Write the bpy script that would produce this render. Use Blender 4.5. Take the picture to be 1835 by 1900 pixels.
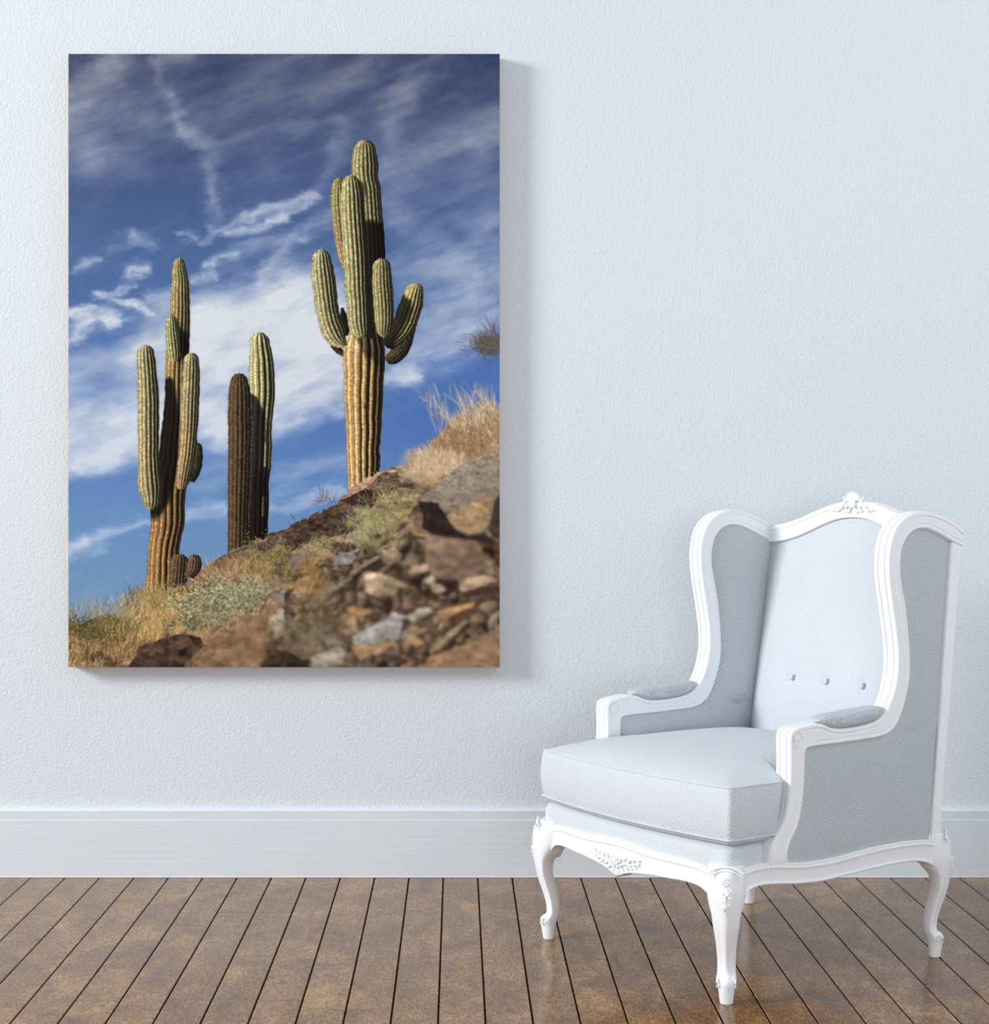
import bpy, bmesh, math, random
import numpy as np
from mathutils import Vector, Matrix

for o in list(bpy.data.objects): bpy.data.objects.remove(o)
scene = bpy.context.scene
COL = scene.collection

# ---------------- camera, world, lights, exposure ----------------
CAM_H = 1.05; F_PX = 3113.0; IMG_W, IMG_H = 1835, 1900; VX, HY = 848.0, 925.0   # vanishing point of the floor boards, horizon row
cam_d = bpy.data.cameras.new('camera'); cam = bpy.data.objects.new('camera', cam_d); COL.objects.link(cam)
cam.location = (0, 0, CAM_H); cam.rotation_euler = (math.pi / 2, 0, 0)
cam_d.sensor_fit = 'VERTICAL'; cam_d.sensor_height = 36.0
cam_d.lens = F_PX / IMG_H * 36.0
cam_d.shift_x = (IMG_W / 2 - VX) / IMG_H
cam_d.shift_y = (HY - IMG_H / 2) / IMG_H
cam_d.clip_start = .05; cam_d.clip_end = 60
scene.camera = cam

world = bpy.data.worlds.new('daylight'); scene.world = world; world.use_nodes = True
bg = world.node_tree.nodes['Background']; bg.inputs[0].default_value = (0.80, 0.90, 1.0, 1); bg.inputs[1].default_value = 0.37

def area(name, loc, target, sx, sy, power, color):
    l = bpy.data.lights.new(name, 'AREA'); l.shape = 'RECTANGLE'; l.size = sx; l.size_y = sy; l.energy = power; l.color = color
    o = bpy.data.objects.new(name, l); COL.objects.link(o); o.location = loc
    o.rotation_euler = (Vector(target) - Vector(loc)).to_track_quat('-Z', 'Y').to_euler()
    return o
area('window_daylight', (-8.2, 1.15, 4.05), (.4, 4.3, 1.1), 2.1, 2.3, 770, (.955, .98, 1.0))
area('rear_fill_light', (.35, -2.8, 1.15), (.7, 4.0, .8), 2.4, 1.5, 88, (.95, .97, 1.0))  # fill lamp added behind the camera to lift the shaded sides

vs = scene.view_settings
vs.view_transform = 'Standard'; vs.look = 'None'; vs.gamma = 1.0; vs.use_curve_mapping = False; vs.exposure = 0.0

WALL_Y = 4.66; BASE_Y = 4.643
PRINT_GAIN = 1.13

# ---------------- helpers ----------------
def lin(c):
    return tuple(((v / 255 / 12.92) if v / 255 <= .04045 else ((v / 255 + .055) / 1.055) ** 2.4) for v in c) + (1,)

class NT:
    """small wrapper to write node trees briefly"""
    def __init__(self, name):
        self.m = bpy.data.materials.new(name); self.m.use_nodes = True; self.t = self.m.node_tree; self.n = self.t.nodes
        self.b = self.n['Principled BSDF']
    def add(self, typ, **kw):
        nd = self.n.new(typ)
        for k, v in kw.items():
            if k.startswith('i_'): nd.inputs[int(k[2:])].default_value = v
            else: setattr(nd, k, v)
        return nd
    def link(self, a, b): self.t.links.new(a, b)
    def math(self, op, a, b=None, c=None):
        nd = self.n.new('ShaderNodeMath'); nd.operation = op
        for i, v in enumerate((a, b, c)):
            if v is None: continue
            if isinstance(v, (int, float)): nd.inputs[i].default_value = v
            else: self.link(v, nd.inputs[i])
        return nd.outputs[0]
    def mix(self, f, a, b, typ='MIX'):
        nd = self.n.new('ShaderNodeMix'); nd.data_type = 'RGBA'; nd.blend_type = typ
        for s, v in ((nd.inputs['Factor'], f), (nd.inputs[6], a), (nd.inputs[7], b)):
            if isinstance(v, (int, float, tuple)): s.default_value = v
            else: self.link(v, s)
        return nd.outputs[2]
    def noise(self, vec, scale, detail=2, rough=.5, dist=0.):
        nd = self.add('ShaderNodeTexNoise'); nd.inputs['Scale'].default_value = scale; nd.inputs['Detail'].default_value = detail
        nd.inputs['Roughness'].default_value = rough; nd.inputs['Distortion'].default_value = dist
        if vec is not None: self.link(vec, nd.inputs['Vector'])
        return nd.outputs['Fac']
    def ramp(self, fac, stops):
        nd = self.add('ShaderNodeValToRGB'); e = nd.color_ramp.elements
        while len(e) < len(stops): e.new(.5)
        for el, (p, c) in zip(e, stops): el.position = p; el.color = c
        self.link(fac, nd.inputs[0]); return nd.outputs[0]
    def bump(self, h, strength, dist=.001):
        nd = self.add('ShaderNodeBump'); nd.inputs['Strength'].default_value = strength; nd.inputs['Distance'].default_value = dist
        self.link(h, nd.inputs['Height']); self.link(nd.outputs[0], self.b.inputs['Normal'])
    def mapping(self, vec, scale=(1, 1, 1), rot=(0, 0, 0), loc=(0, 0, 0)):
        nd = self.add('ShaderNodeMapping'); nd.inputs['Scale'].default_value = scale; nd.inputs['Rotation'].default_value = rot; nd.inputs['Location'].default_value = loc
        self.link(vec, nd.inputs[0]); return nd.outputs[0]

def mat_wall():
    k = NT('wall_paint'); tc = k.add('ShaderNodeTexCoord').outputs['Object']
    big = k.noise(tc, 1.6, 3); fine = k.noise(tc, 120, 3, .55); fine2 = k.noise(tc, 260, 2, .5)
    k.link(k.mix(big, lin((224, 230, 235)), lin((229, 234, 238))), k.b.inputs['Base Color'])
    k.b.inputs['Roughness'].default_value = .62; k.b.inputs['Specular IOR Level'].default_value = .3
    k.bump(k.math('ADD', fine, k.math('MULTIPLY', fine2, .4)), .85, .0020)
    return k.m
def mat_trim():
    k = NT('baseboard_paint'); tc = k.add('ShaderNodeTexCoord').outputs['Object']
    st = k.noise(k.mapping(tc, (2, 2, 45)), 2.2, 4, .6)
    k.link(k.mix(st, lin((222, 229, 233)), lin((230, 235, 239))), k.b.inputs['Base Color'])
    k.b.inputs['Roughness'].default_value = .45; k.bump(st, .35, .002)
    return k.m
def mat_floor():
    k = NT('oiled_oak_boards'); tc = k.add('ShaderNodeTexCoord').outputs['Object']
    at = k.add('ShaderNodeAttribute', attribute_name='board_tint'); t = at.outputs['Fac']
    comb = k.add('ShaderNodeCombineXYZ'); k.link(k.math('MULTIPLY', t, 37.0), comb.inputs[0]); k.link(k.math('MULTIPLY', t, 91.0), comb.inputs[1]); k.link(k.math('MULTIPLY', t, 13.0), comb.inputs[2])
    va = k.add('ShaderNodeVectorMath', operation='ADD'); k.link(tc, va.inputs[0]); k.link(comb.outputs[0], va.inputs[1]); v = va.outputs[0]
    blot = k.noise(k.mapping(v, (1, .55, 1)), 11, 5, .62, .6)
    grain = k.noise(k.mapping(v, (1, .30, 1)), 210, 4, .7)
    curl = k.noise(k.mapping(v, (1, .8, 1)), 34, 3, .6, 3.2)
    base = k.ramp(blot, [(.28, lin((102, 68, 38))), (.5, lin((146, 104, 60))), (.74, lin((184, 140, 86)))])
    base = k.mix(k.math('MULTIPLY', t, .30), base, lin((126, 92, 62)))
    g = k.ramp(grain, [(.36, (.30, .30, .30, 1)), (.50, (.90, .90, .90, 1)), (.64, (1.45, 1.45, 1.45, 1))])
    base = k.mix(.75, base, g, 'MULTIPLY')
    c2 = k.ramp(curl, [(.36, (.62, .62, .64, 1)), (.5, (1, 1, 1, 1)), (.66, (1.12, 1.10, 1.06, 1))])
    base = k.mix(.65, base, c2, 'MULTIPLY')
    kn = k.noise(k.mapping(v, (.8, 1.5, 1)), 13, 3, .6, 1.2)
    km = k.ramp(kn, [(.62, (0, 0, 0, 1)), (.70, (1, 1, 1, 1))])
    base = k.mix(k.math('MULTIPLY', km, .8), base, lin((74, 68, 66)))
    k.link(base, k.b.inputs['Base Color'])
    rn = k.noise(v, 30, 3)
    k.link(k.math('ADD', k.math('MULTIPLY', rn, .12), .11), k.b.inputs['Roughness'])
    k.b.inputs['Specular IOR Level'].default_value = .42
    k.bump(k.math('ADD', k.math('MULTIPLY', grain, .25), k.math('MULTIPLY', curl, .7)), .32, .0011)
    return k.m
def mat_plain(name, rgb, rough=.5, spec=.5):
    k = NT(name); k.b.inputs['Base Color'].default_value = lin(rgb); k.b.inputs['Roughness'].default_value = rough; k.b.inputs['Specular IOR Level'].default_value = spec
    return k.m
def mat_wood():
    k = NT('white_lacquered_wood'); tc = k.add('ShaderNodeTexCoord').outputs['Object']
    n = k.noise(tc, 24, 3); k.link(k.mix(n, lin((244, 245, 248)), lin((249, 250, 252))), k.b.inputs['Base Color'])
    k.b.inputs['Roughness'].default_value = .42; k.b.inputs['Specular IOR Level'].default_value = .4
    k.bump(k.noise(tc, 60, 3), .06, .001)
    return k.m
def mat_fabric(name, a, b, strength=.6, diag=True):
    k = NT(name); uv = k.add('ShaderNodeUVMap', uv_map='cloth').outputs[0]
    m = k.mapping(uv, (1, 1, 1), (0, 0, math.radians(40 if diag else 0)))
    sp = k.add('ShaderNodeSeparateXYZ'); k.link(m, sp.inputs[0])
    wob = k.noise(uv, 90, 2)
    u = k.math('SINE', k.math('ADD', k.math('MULTIPLY', sp.outputs[0], 2 * math.pi / .0058), k.math('MULTIPLY', wob, 1.6)))
    v = k.math('SINE', k.math('ADD', k.math('MULTIPLY', sp.outputs[1], 2 * math.pi / .0046), k.math('MULTIPLY', wob, 1.6)))
    h = k.math('ADD', k.math('MULTIPLY', k.math('MULTIPLY', u, v), .5), k.math('MULTIPLY', u, .35))
    n = k.noise(uv, 320, 3, .6)
    f = k.math('ADD', k.math('MULTIPLY', h, .42), k.math('MULTIPLY', n, .9)); f.node.use_clamp = True
    big = k.noise(uv, 6, 3)
    col = k.mix(f, lin(a), lin(b)); col = k.mix(k.math('MULTIPLY', big, .12), col, lin((150, 158, 168)))
    k.link(col, k.b.inputs['Base Color'])
    k.b.inputs['Roughness'].default_value = .95; k.b.inputs['Specular IOR Level'].default_value = .12
    k.b.inputs['Sheen Weight'].default_value = .12; k.b.inputs['Sheen Roughness'].default_value = .5
    k.bump(k.math('ADD', h, k.math('MULTIPLY', n, .5)), strength, .0012)
    return k.m
def mat_print():
    k = NT('printed_canvas'); at = k.add('ShaderNodeAttribute', attribute_name='print_colour')
    k.link(k.mix(1.0, at.outputs['Color'], (PRINT_GAIN, PRINT_GAIN, PRINT_GAIN, 1), 'MULTIPLY'), k.b.inputs['Base Color'])
    k.b.inputs['Roughness'].default_value = .8; k.b.inputs['Specular IOR Level'].default_value = .1
    return k.m
M_WALL = mat_wall(); M_TRIM = mat_trim(); M_FLOOR = mat_floor(); M_GROOVE = mat_plain('board_gap', (24, 18, 13), .8, .1); M_JOINT = mat_plain('board_joint', (104, 68, 40), .7, .2)
M_WOOD = mat_wood(); M_FAB = mat_fabric('grey_woven_upholstery', (158, 166, 172), (238, 242, 246)); M_FABT = mat_fabric('grey_woven_front_lit', (198, 203, 209), (238, 241, 245), .55, True)  # second cloth is the same weave, its colour lightened for front-lit parts
M_PRINT = mat_print(); M_EDGE = mat_plain('canvas_wrap', (150, 128, 92), .85, .1); M_BAR = mat_plain('pine_stretcher', (196, 168, 128), .7, .2)

def mk(name, verts, faces, mat, parent=None, smooth=38, uv=None, recalc=True, weld=0.):
    me = bpy.data.meshes.new(name); bm = bmesh.new()
    vs_ = [bm.verts.new(v) for v in verts]
    for f in faces:
        try: bm.faces.new([vs_[i] for i in f])
        except ValueError: pass
    if weld: bmesh.ops.remove_doubles(bm, verts=bm.verts, dist=weld)
    if recalc: bmesh.ops.recalc_face_normals(bm, faces=bm.faces)
    if smooth:
        for f in bm.faces: f.smooth = True
        th = math.radians(smooth)
        for e in bm.edges:
            if len(e.link_faces) == 2 and e.calc_face_angle(0) > th: e.smooth = False
    bm.to_mesh(me); bm.free()
    me.materials.append(mat)
    if uv is not None: cloth_uv(me, uv)
    o = bpy.data.objects.new(name, me); COL.objects.link(o)
    if parent: o.parent = parent
    return o
def cloth_uv(me, mode):
    """unfold in metres: each face from the side it faces ('box'), or one fixed pair of axes"""
    l = me.uv_layers.new(name='cloth')
    for p in me.polygons:
        n = p.normal
        ax = mode if mode != 'box' else ('yz' if abs(n.x) > max(abs(n.y), abs(n.z)) else ('xz' if abs(n.y) > abs(n.z) else 'xy'))
        i, j = 'xyz'.index(ax[0]), 'xyz'.index(ax[1])
        for li in p.loop_indices:
            c = me.vertices[me.loops[li].vertex_index].co; l.data[li].uv = (c[i], c[j])
def box(verts, faces, x0, x1, y0, y1, z0, z1):
    b = len(verts)
    verts += [(x, y, z) for z in (z0, z1) for y in (y0, y1) for x in (x0, x1)]
    faces += [[b + i for i in f] for f in ((0, 2, 3, 1), (4, 5, 7, 6), (0, 1, 5, 4), (2, 6, 7, 3), (0, 4, 6, 2), (1, 3, 7, 5))]
def spline(pts, n=3, smooth=1):
    """Catmull-Rom through the points, then a light smoothing pass"""
    P = np.array(pts, float)
    for _ in range(smooth):
        Q = P.copy(); Q[1:-1] = .25 * P[:-2] + .5 * P[1:-1] + .25 * P[2:]; P = Q
    E = np.vstack([2 * P[0] - P[1], P, 2 * P[-1] - P[-2]]); out = []
    for i in range(len(P) - 1):
        p0, p1, p2, p3 = E[i], E[i + 1], E[i + 2], E[i + 3]
        for k in range(n):
            t = k / n
            out.append(.5 * ((2 * p1) + (-p0 + p2) * t + (2 * p0 - 5 * p1 + 4 * p2 - p3) * t * t + (-p0 + 3 * p1 - 3 * p2 + p3) * t ** 3))
    out.append(P[-1]); return np.array(out)
def structure(o): o['kind'] = 'structure'; return o

# ---------------- the room ----------------
v, f = [], []; box(v, f, -6.0, 2.2, WALL_Y, WALL_Y + .15, -.1, 4.2)
structure(mk('wall_back', v, f, M_WALL, smooth=0))
v, f = [], []; box(v, f, 2.05, 2.2, -3.2, WALL_Y, -.1, 4.2)
structure(mk('unseen_wall_right', v, f, M_WALL, smooth=0))  # out of view, added to block ambient light from the right
v, f = [], []; box(v, f, -3.4, 2.2, -3.2, WALL_Y + .15, 4.2, 4.3)
structure(mk('unseen_ceiling', v, f, M_WALL, smooth=0))  # out of view, added to cut light falling on the floor from above
# baseboard: moulded profile swept along the wall
prof = [(0, 0), (-.0010, .0015), (-.0010, .0035), (0, .0050), (0, .1590), (.0012, .1610), (.0012, .1790), (.0022, .1800), (.0012, .1812), (.0014, .1850), (.0045, .1866), (.017, .1868), (.017, 0)]
v, f = [], []; n = len(prof)
for x in (-6.0, 2.05): v += [(x, BASE_Y + a, b) for a, b in prof]
for i in range(n): j = (i + 1) % n; f.append([i, j, n + j, n + i])
f += [list(range(n)), list(range(n, 2 * n))[::-1]]
structure(mk('baseboard_back', v, f, M_TRIM, smooth=30))
# floor boards run towards the wall; bevelled long edges leave a dark gap between them
PW = .0952; X0 = -.0380
vis = {-6: [1.0500 * 3113 / (1693.8 - 925)], -5: [1.05 * 3113 / (1693.8 - 925)]}
def jz(py): return CAM_H * F_PX / (py - HY)
def board_of(px, py): z = jz(py); return math.floor(((px - VX) * z / F_PX - X0) / PW)
vis = {}
for px, py in ((435, 1693.8), (500, 1693.8), (350, 1718), (180, 1858), (685, 1873), (853, 1649.6), (1233, 1758.8), (25, 1697)): vis.setdefault(board_of(px, py), []).append(jz(py))
rnd = random.Random(5); fv, ff, ft, fm = [], [], [], []
XA, XB = -52, 22; Y0, Y1 = -1.5, WALL_Y + .02
for k in range(XA, XB):
    xa = X0 + k * PW; cuts = sorted(vis.get(k, []))
    if not cuts: cuts = [c for c in (rnd.uniform(-1.2, 1.2), ) ]
    cuts = [Y0] + [c for c in cuts if Y0 + .1 < c < Y1 - .1] + [Y1]
    for a, b in zip(cuts[:-1], cuts[1:]):
        t = rnd.random(); g = .0006 if b != Y1 else 0
        xs = [(xa + .0015, -.0016), (xa + .0027, 0), (xa + PW - .0027, 0), (xa + PW - .0015, -.0016)]
        base = len(fv); fv += [(x, y, z) for y in (a + .0006, b - g) for x, z in xs]
        for i in range(3): ff.append([base + i, base + i + 1, base + 5 + i, base + 4 + i]); ft.append(t); fm.append(0)
        base = len(fv); fv += [(xa + .0015, b - .0007, -.0012), (xa + PW - .0015, b - .0007, -.0012), (xa + PW - .0015, b + .0007, -.0012), (xa + .0015, b + .0007, -.0012)]
        ff.append([base, base + 1, base + 2, base + 3]); ft.append(t); fm.append(2)
    base = len(fv); fv += [(xa - .0020, Y0, -.0045), (xa + .0020, Y0, -.0045), (xa + .0020, Y1, -.0045), (xa - .0020, Y1, -.0045)]
    ff.append([base, base + 1, base + 2, base + 3]); ft.append(0); fm.append(1)
base = len(fv); xe0, xe1 = X0 + XA * PW, X0 + XB * PW
fv += [(xe0, Y0, -.006), (xe1, Y0, -.006), (xe1, Y1, -.006), (xe0, Y1, -.006)]; ff.append([base, base + 1, base + 2, base + 3]); ft.append(0); fm.append(1)
fl = structure(mk('floor', fv, ff, M_FLOOR, smooth=0, recalc=False))
me = fl.data; me.materials.append(M_GROOVE); me.materials.append(M_JOINT)
me.polygons.foreach_set('material_index', fm)
a = me.attributes.new('board_tint', 'FLOAT', 'FACE'); a.data.foreach_set('value', ft)

# ---- the printed desert photograph, painted in picture coordinates (800 wide, 1138 high) ----
def paint_desert_print():
    W, Hh = 800, 1138
    rng = np.random.default_rng(7)
    yy, xx = np.mgrid[0:Hh, 0:W].astype(np.float32)
    X = xx + 127.0; Y = yy + 100.0

    def noise(cx, cy, seed, w=W, h=Hh):
        r = np.random.default_rng(seed)
        nx = int(w / cx) + 4; ny = int(h / cy) + 4
        g = r.random((ny, nx)).astype(np.float32)
        px = np.arange(w) / cx; py = np.arange(h) / cy
        ix = px.astype(int); iy = py.astype(int)
        fx = px - ix; fy = py - iy
        fx = fx * fx * (3 - 2 * fx); fy = fy * fy * (3 - 2 * fy)
        a = g[iy][:, ix] * (1 - fx) + g[iy][:, ix + 1] * fx
        b = g[iy + 1][:, ix] * (1 - fx) + g[iy + 1][:, ix + 1] * fx
        return a * (1 - fy)[:, None] + b * fy[:, None]

    def fbm(cx, cy, seed, octs=5, gain=.55):
        t = np.zeros((Hh, W), np.float32); a = 1.; s = 0.
        for o in range(octs):
            if min(cx, cy) < 1.2: break
            t += a * noise(cx, cy, seed + o * 17); s += a; a *= gain; cx /= 2; cy /= 2
        return t / s

    def gauss(a, sig):
        if sig < .3: return a
        n = max(1, int(sig * 3)); k = np.exp(-np.arange(-n, n + 1) ** 2 / (2 * sig * sig)); k /= k.sum()
        a = np.asarray(a, np.float32)
        pad = [(n, n), (0, 0)] + [(0, 0)] * (a.ndim - 2)
        p = np.pad(a, pad, mode='edge'); out = np.zeros_like(a)
        for i, kk in enumerate(k): out += kk * p[i:i + a.shape[0]]
        pad = [(0, 0), (n, n)] + [(0, 0)] * (a.ndim - 2)
        p = np.pad(out, pad, mode='edge'); out = np.zeros_like(a)
        for i, kk in enumerate(k): out += kk * p[:, i:i + a.shape[1]]
        return out

    def warp(a, dx, dy):
        ix = np.clip((xx + dx), 0, W - 1.01); iy = np.clip((yy + dy), 0, Hh - 1.01)
        x0 = ix.astype(int); y0 = iy.astype(int); fx = ix - x0; fy = iy - y0
        if a.ndim == 3: fx = fx[..., None]; fy = fy[..., None]
        return (a[y0, x0] * (1 - fx) + a[y0, x0 + 1] * fx) * (1 - fy) + (a[y0 + 1, x0] * (1 - fx) + a[y0 + 1, x0 + 1] * fx) * fy

    def mixc(img, col, m):
        m = np.clip(m, 0, 1)[..., None]
        return img * (1 - m) + np.asarray(col, np.float32) * m

    # --- sky ---
    ky = [100, 200, 320, 450, 560, 700, 850, 950, 1050, 1140, 1240]
    kc = np.array([(50, 62, 98), (52, 68, 110), (58, 80, 128), (66, 96, 148), (70, 104, 162), (74, 112, 178), (80, 122, 186), (92, 136, 190), (98, 142, 190), (112, 148, 184), (120, 150, 180)], float)
    kc = kc * .84 + kc.mean(1, keepdims=True) * .16
    sky = np.stack([np.interp(Y, ky, kc[:, i]) for i in range(3)], -1).astype(np.float32)
    sky = mixc(sky, (50, 92, 165), .35 * np.exp(-((X - 820) / 170) ** 2 - ((Y - 740) / 110) ** 2))
    sky = mixc(sky, (34, 48, 84), .6 * np.exp(-((X - 925) / 110) ** 2 - ((Y - 110) / 90) ** 2))

    def stroke_mask(pts, w, k=1.0):
        d = np.full((Hh, W), 1e9, np.float32)
        for (x0, y0), (x1, y1) in zip(pts[:-1], pts[1:]):
            dx, dy = x1 - x0, y1 - y0; L = dx * dx + dy * dy + 1e-6
            t = np.clip(((X - x0) * dx + (Y - y0) * dy) / L, 0, 1)
            d = np.minimum(d, (X - x0 - t * dx) ** 2 + (Y - y0 - t * dy) ** 2)
        return k * np.exp(-d / (w * w))

    clouds = [
        ([(120, 200), (260, 190), (420, 200)], 90, .22), ([(120, 290), (240, 280)], 60, .18), ([(560, 190), (700, 230), (925, 210)], 90, .2), ([(480, 110), (600, 120)], 40, .18), ([(760, 360), (925, 340)], 60, .2),
        ([(170, 100), (225, 160)], 26, .3), ([(440, 200), (500, 300)], 50, .14),
        ([(215, 95), (175, 150), (150, 185)], 30, .62), ([(128, 225), (165, 262)], 34, .62), ([(190, 210), (275, 215)], 30, .34),
        ([(150, 300), (210, 270)], 24, .2), ([(300, 100), (350, 105)], 18, .42), ([(292, 115), (300, 150), (326, 195), (345, 238), (382, 272)], 11, .34),
        ([(345, 238), (385, 270), (405, 300), (400, 350), (398, 385)], 15, .4), ([(325, 180), (340, 215)], 10, .2), ([(395, 310), (403, 370)], 13, .25),
        ([(690, 110), (640, 160), (600, 190)], 22, .28), ([(820, 95), (760, 150), (735, 200), (725, 250)], 26, .46),
        ([(535, 248), (570, 232)], 14, .32), ([(640, 235), (625, 290), (600, 330)], 16, .42), ([(925, 240), (860, 250), (810, 280), (740, 305)], 28, .48),
        ([(925, 225), (880, 245)], 22, .35), ([(860, 262), (900, 275)], 14, .3), ([(740, 320), (700, 360)], 30, .25), ([(740, 400), (790, 430)], 24, .25),
        ([(392, 424), (450, 402), (462, 405)], 8, .55), ([(425, 428), (480, 420), (520, 402)], 9, .85), ([(470, 395), (530, 378), (580, 356)], 9, .7), ([(500, 410), (560, 385), (590, 365)], 7, .5),
        ([(330, 438), (365, 432)], 5, .45), ([(245, 440), (285, 452)], 9, .4), ([(200, 460), (240, 455)], 8, .2), ([(380, 442), (392, 440)], 7, .4), ([(400, 478), (470, 455), (560, 432), (610, 405)], 15, .4),
        ([(480, 520), (520, 480), (545, 445)], 10, .35), ([(385, 492), (400, 492)], 8, .7), ([(415, 480), (445, 478)], 6, .6), ([(358, 525), (400, 512)], 7, .55), ([(240, 508), (280, 496)], 9, .75),
        ([(148, 492), (185, 486)], 7, .45), ([(180, 545), (245, 530)], 5, .55), ([(185, 545), (215, 555)], 7, .5), ([(228, 560), (255, 575), (270, 582)], 7, .7), ([(130, 585), (165, 570), (172, 568)], 7, .7),
        ([(205, 600), (222, 598)], 8, .75), ([(130, 588), (200, 590)], 14, .5), ([(130, 640), (150, 610), (165, 598)], 11, .6), ([(270, 560), (310, 555)], 10, .4), ([(300, 560), (290, 580)], 20, .3),
        ([(380, 600), (450, 590), (530, 560), (600, 560)], 48, .95), ([(480, 560), (560, 530)], 26, .5), ([(400, 640), (520, 640), (600, 610)], 58, .95), ([(250, 640), (350, 620)], 34, .5),
        ([(120, 700), (240, 670), (340, 650)], 40, .45), ([(110, 780), (220, 765), (330, 720), (420, 690)], 42, .85), ([(110, 835), (200, 825), (300, 790), (400, 770)], 34, 1.0),
        ([(100, 864), (200, 848), (280, 830)], 16, .8), ([(400, 800), (520, 760), (640, 720)], 30, .7), ([(510, 700), (620, 660)], 48, .9), ([(520, 770), (590, 745), (650, 725)], 18, .65), ([(430, 820), (400, 828)], 12, .5),
        ([(700, 640), (780, 600), (860, 560)], 34, .55), ([(740, 680), (800, 660), (860, 640)], 24, .55), ([(720, 705), (770, 690)], 14, .55), ([(860, 520), (925, 500)], 40, .5), ([(870, 610), (925, 590)], 26, .4), ([(740, 500), (860, 480)], 30, .35), ([(880, 430), (925, 410)], 24, .35),
        ([(128, 1022), (160, 1012)], 11, .7), ([(160, 1012), (230, 988), (280, 968)], 9, .45), ([(345, 958), (420, 945)], 14, .6), ([(505, 936), (575, 925), (640, 915)], 11, .6), ([(510, 880), (560, 872), (640, 858)], 14, .3), ([(130, 1040), (200, 1020)], 12, .25), ([(370, 890), (420, 875)], 18, .3), ([(505, 910), (560, 900)], 8, .25)]
    den = np.zeros((Hh, W), np.float32)
    for p, w, k in clouds: den = 1 - (1 - den) * (1 - stroke_mask(p, w * 1.15, k))
    wx = (fbm(70, 50, 3) - .5) * 46 + (fbm(20, 12, 5) - .5) * 22; wy = (fbm(80, 40, 4) - .5) * 34 + (fbm(24, 14, 8) - .5) * 18
    den = warp(den, wx, wy)
    U = (X * .94 - Y * .34); V = (X * .34 + Y * .94)      # cloud fibres lean up to the right
    def rotn(cx, cy, seed, octs=4):
        base = np.random.default_rng(seed).random((400, 400)).astype(np.float32); t = 0; a = 1.; s = 0
        for o in range(octs):
            u = (U / cx + 90 + o * 7) % 398; v = (V / cy + 90 + o * 13) % 398
            iu = u.astype(int); iv = v.astype(int); fu = u - iu; fv = v - iv; fu = fu * fu * (3 - 2 * fu); fv = fv * fv * (3 - 2 * fv)
            t = t + a * ((base[iv, iu] * (1 - fu) + base[iv, iu + 1] * fu) * (1 - fv) + (base[iv + 1, iu] * (1 - fu) + base[iv + 1, iu + 1] * fu) * fv)
            s += a; a *= .6; cx /= 2; cy /= 2
        return t / s
    fib = rotn(120, 26, 21); fib2 = rotn(60, 30, 29)
    det = np.clip((fib * .6 + fib2 * .4 - .5) * 2.3, -.55, .55)
    den = np.clip(den + det * (.18 + 1.0 * den * (1 - den * .75)), 0, 1)
    ccol = np.stack([np.interp(Y, [100, 300, 420, 560, 700, 1000, 1240], c) for c in ((146, 142, 186, 210, 208, 190, 180), (146, 150, 194, 214, 212, 202, 190), (154, 168, 210, 218, 218, 220, 205))], -1)
    sky = sky * (1 - den[..., None]) + ccol * den[..., None]
    sky += (fbm(9, 5, 31, 2) - .5)[..., None] * 5
    img = sky.astype(np.float32)

    # --- cactus limbs ---
    light = np.array((-.62, -.38, .68)); light /= np.linalg.norm(light)
    def limb(img, pts, ribs, green, brown, brownness=0., dark=1., phase=0., rough=.25, spines=0., shade=None, seed=1, depth=1.0, fade=None):
        P = np.array(pts, float); seg = np.hypot(*np.diff(P[:, :2], axis=0).T); cum = np.r_[0, np.cumsum(seg)]
        n = int(cum[-1] / 1.2) + 2; tt = np.linspace(0, cum[-1], n)
        # round the tips: add stations where the radius goes to nothing
        cx = np.interp(tt, cum, P[:, 0]); cy = np.interp(tt, cum, P[:, 1]); cr = np.interp(tt, cum, P[:, 2])
        for e in (0, 1):
            rr = P[0, 2] if e == 0 else P[-1, 2]
            if rr == 0:
                dist = tt if e == 0 else cum[-1] - tt
                R = float(P[:5, 2].max() if e == 0 else P[-5:, 2].max()); o_ = np.argsort(dist)
                R = .92 * R; cR = float(np.interp(R, dist[o_], cr[o_]))
                cap = cR * np.sqrt(np.clip(1 - (1 - np.clip(dist / R, 0, 1)) ** 2, 0, 1))
                cr = np.where(dist < R, cap, cr)
        ker = np.ones(9) / 9
        cxs = np.convolve(np.pad(cx, 4, mode='edge'), ker, 'valid')
        cx = cxs
        tx = np.gradient(cx); ty = np.gradient(cy); L = np.hypot(tx, ty) + 1e-6; tx /= L; ty /= L
        x0 = int(max(0, (cx - cr).min() - 127 - 6)); x1 = int(min(W, (cx + cr).max() - 127 + 7)); y0 = int(max(0, (cy - cr).min() - 100 - 6)); y1 = int(min(Hh, (cy + cr).max() - 100 + 7))
        px = X[y0:y1, x0:x1]; py = Y[y0:y1, x0:x1]
        best = np.full(px.shape, 1e9); bi = np.zeros(px.shape, int)
        for i in range(n):
            al = np.abs((px - cx[i]) * tx[i] + (py - cy[i]) * ty[i]); d = al + .02 * ((px - cx[i]) ** 2 + (py - cy[i]) ** 2) ** .5
            m = d < best; best[m] = d[m]; bi[m] = i
        q = ((px - cx[bi]) * (-ty[bi]) + (py - cy[bi]) * tx[bi]) * -1.0      # + to the right of an upward limb
        q = np.where(ty[bi] >= 0, ((px - cx[bi]) * ty[bi] - (py - cy[bi]) * tx[bi]), q)
        r = cr[bi] + (noise(14, 9, seed + 50)[y0:y1, x0:x1] - .5) * 1.6
        q = q / np.maximum(r, .5)
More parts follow.
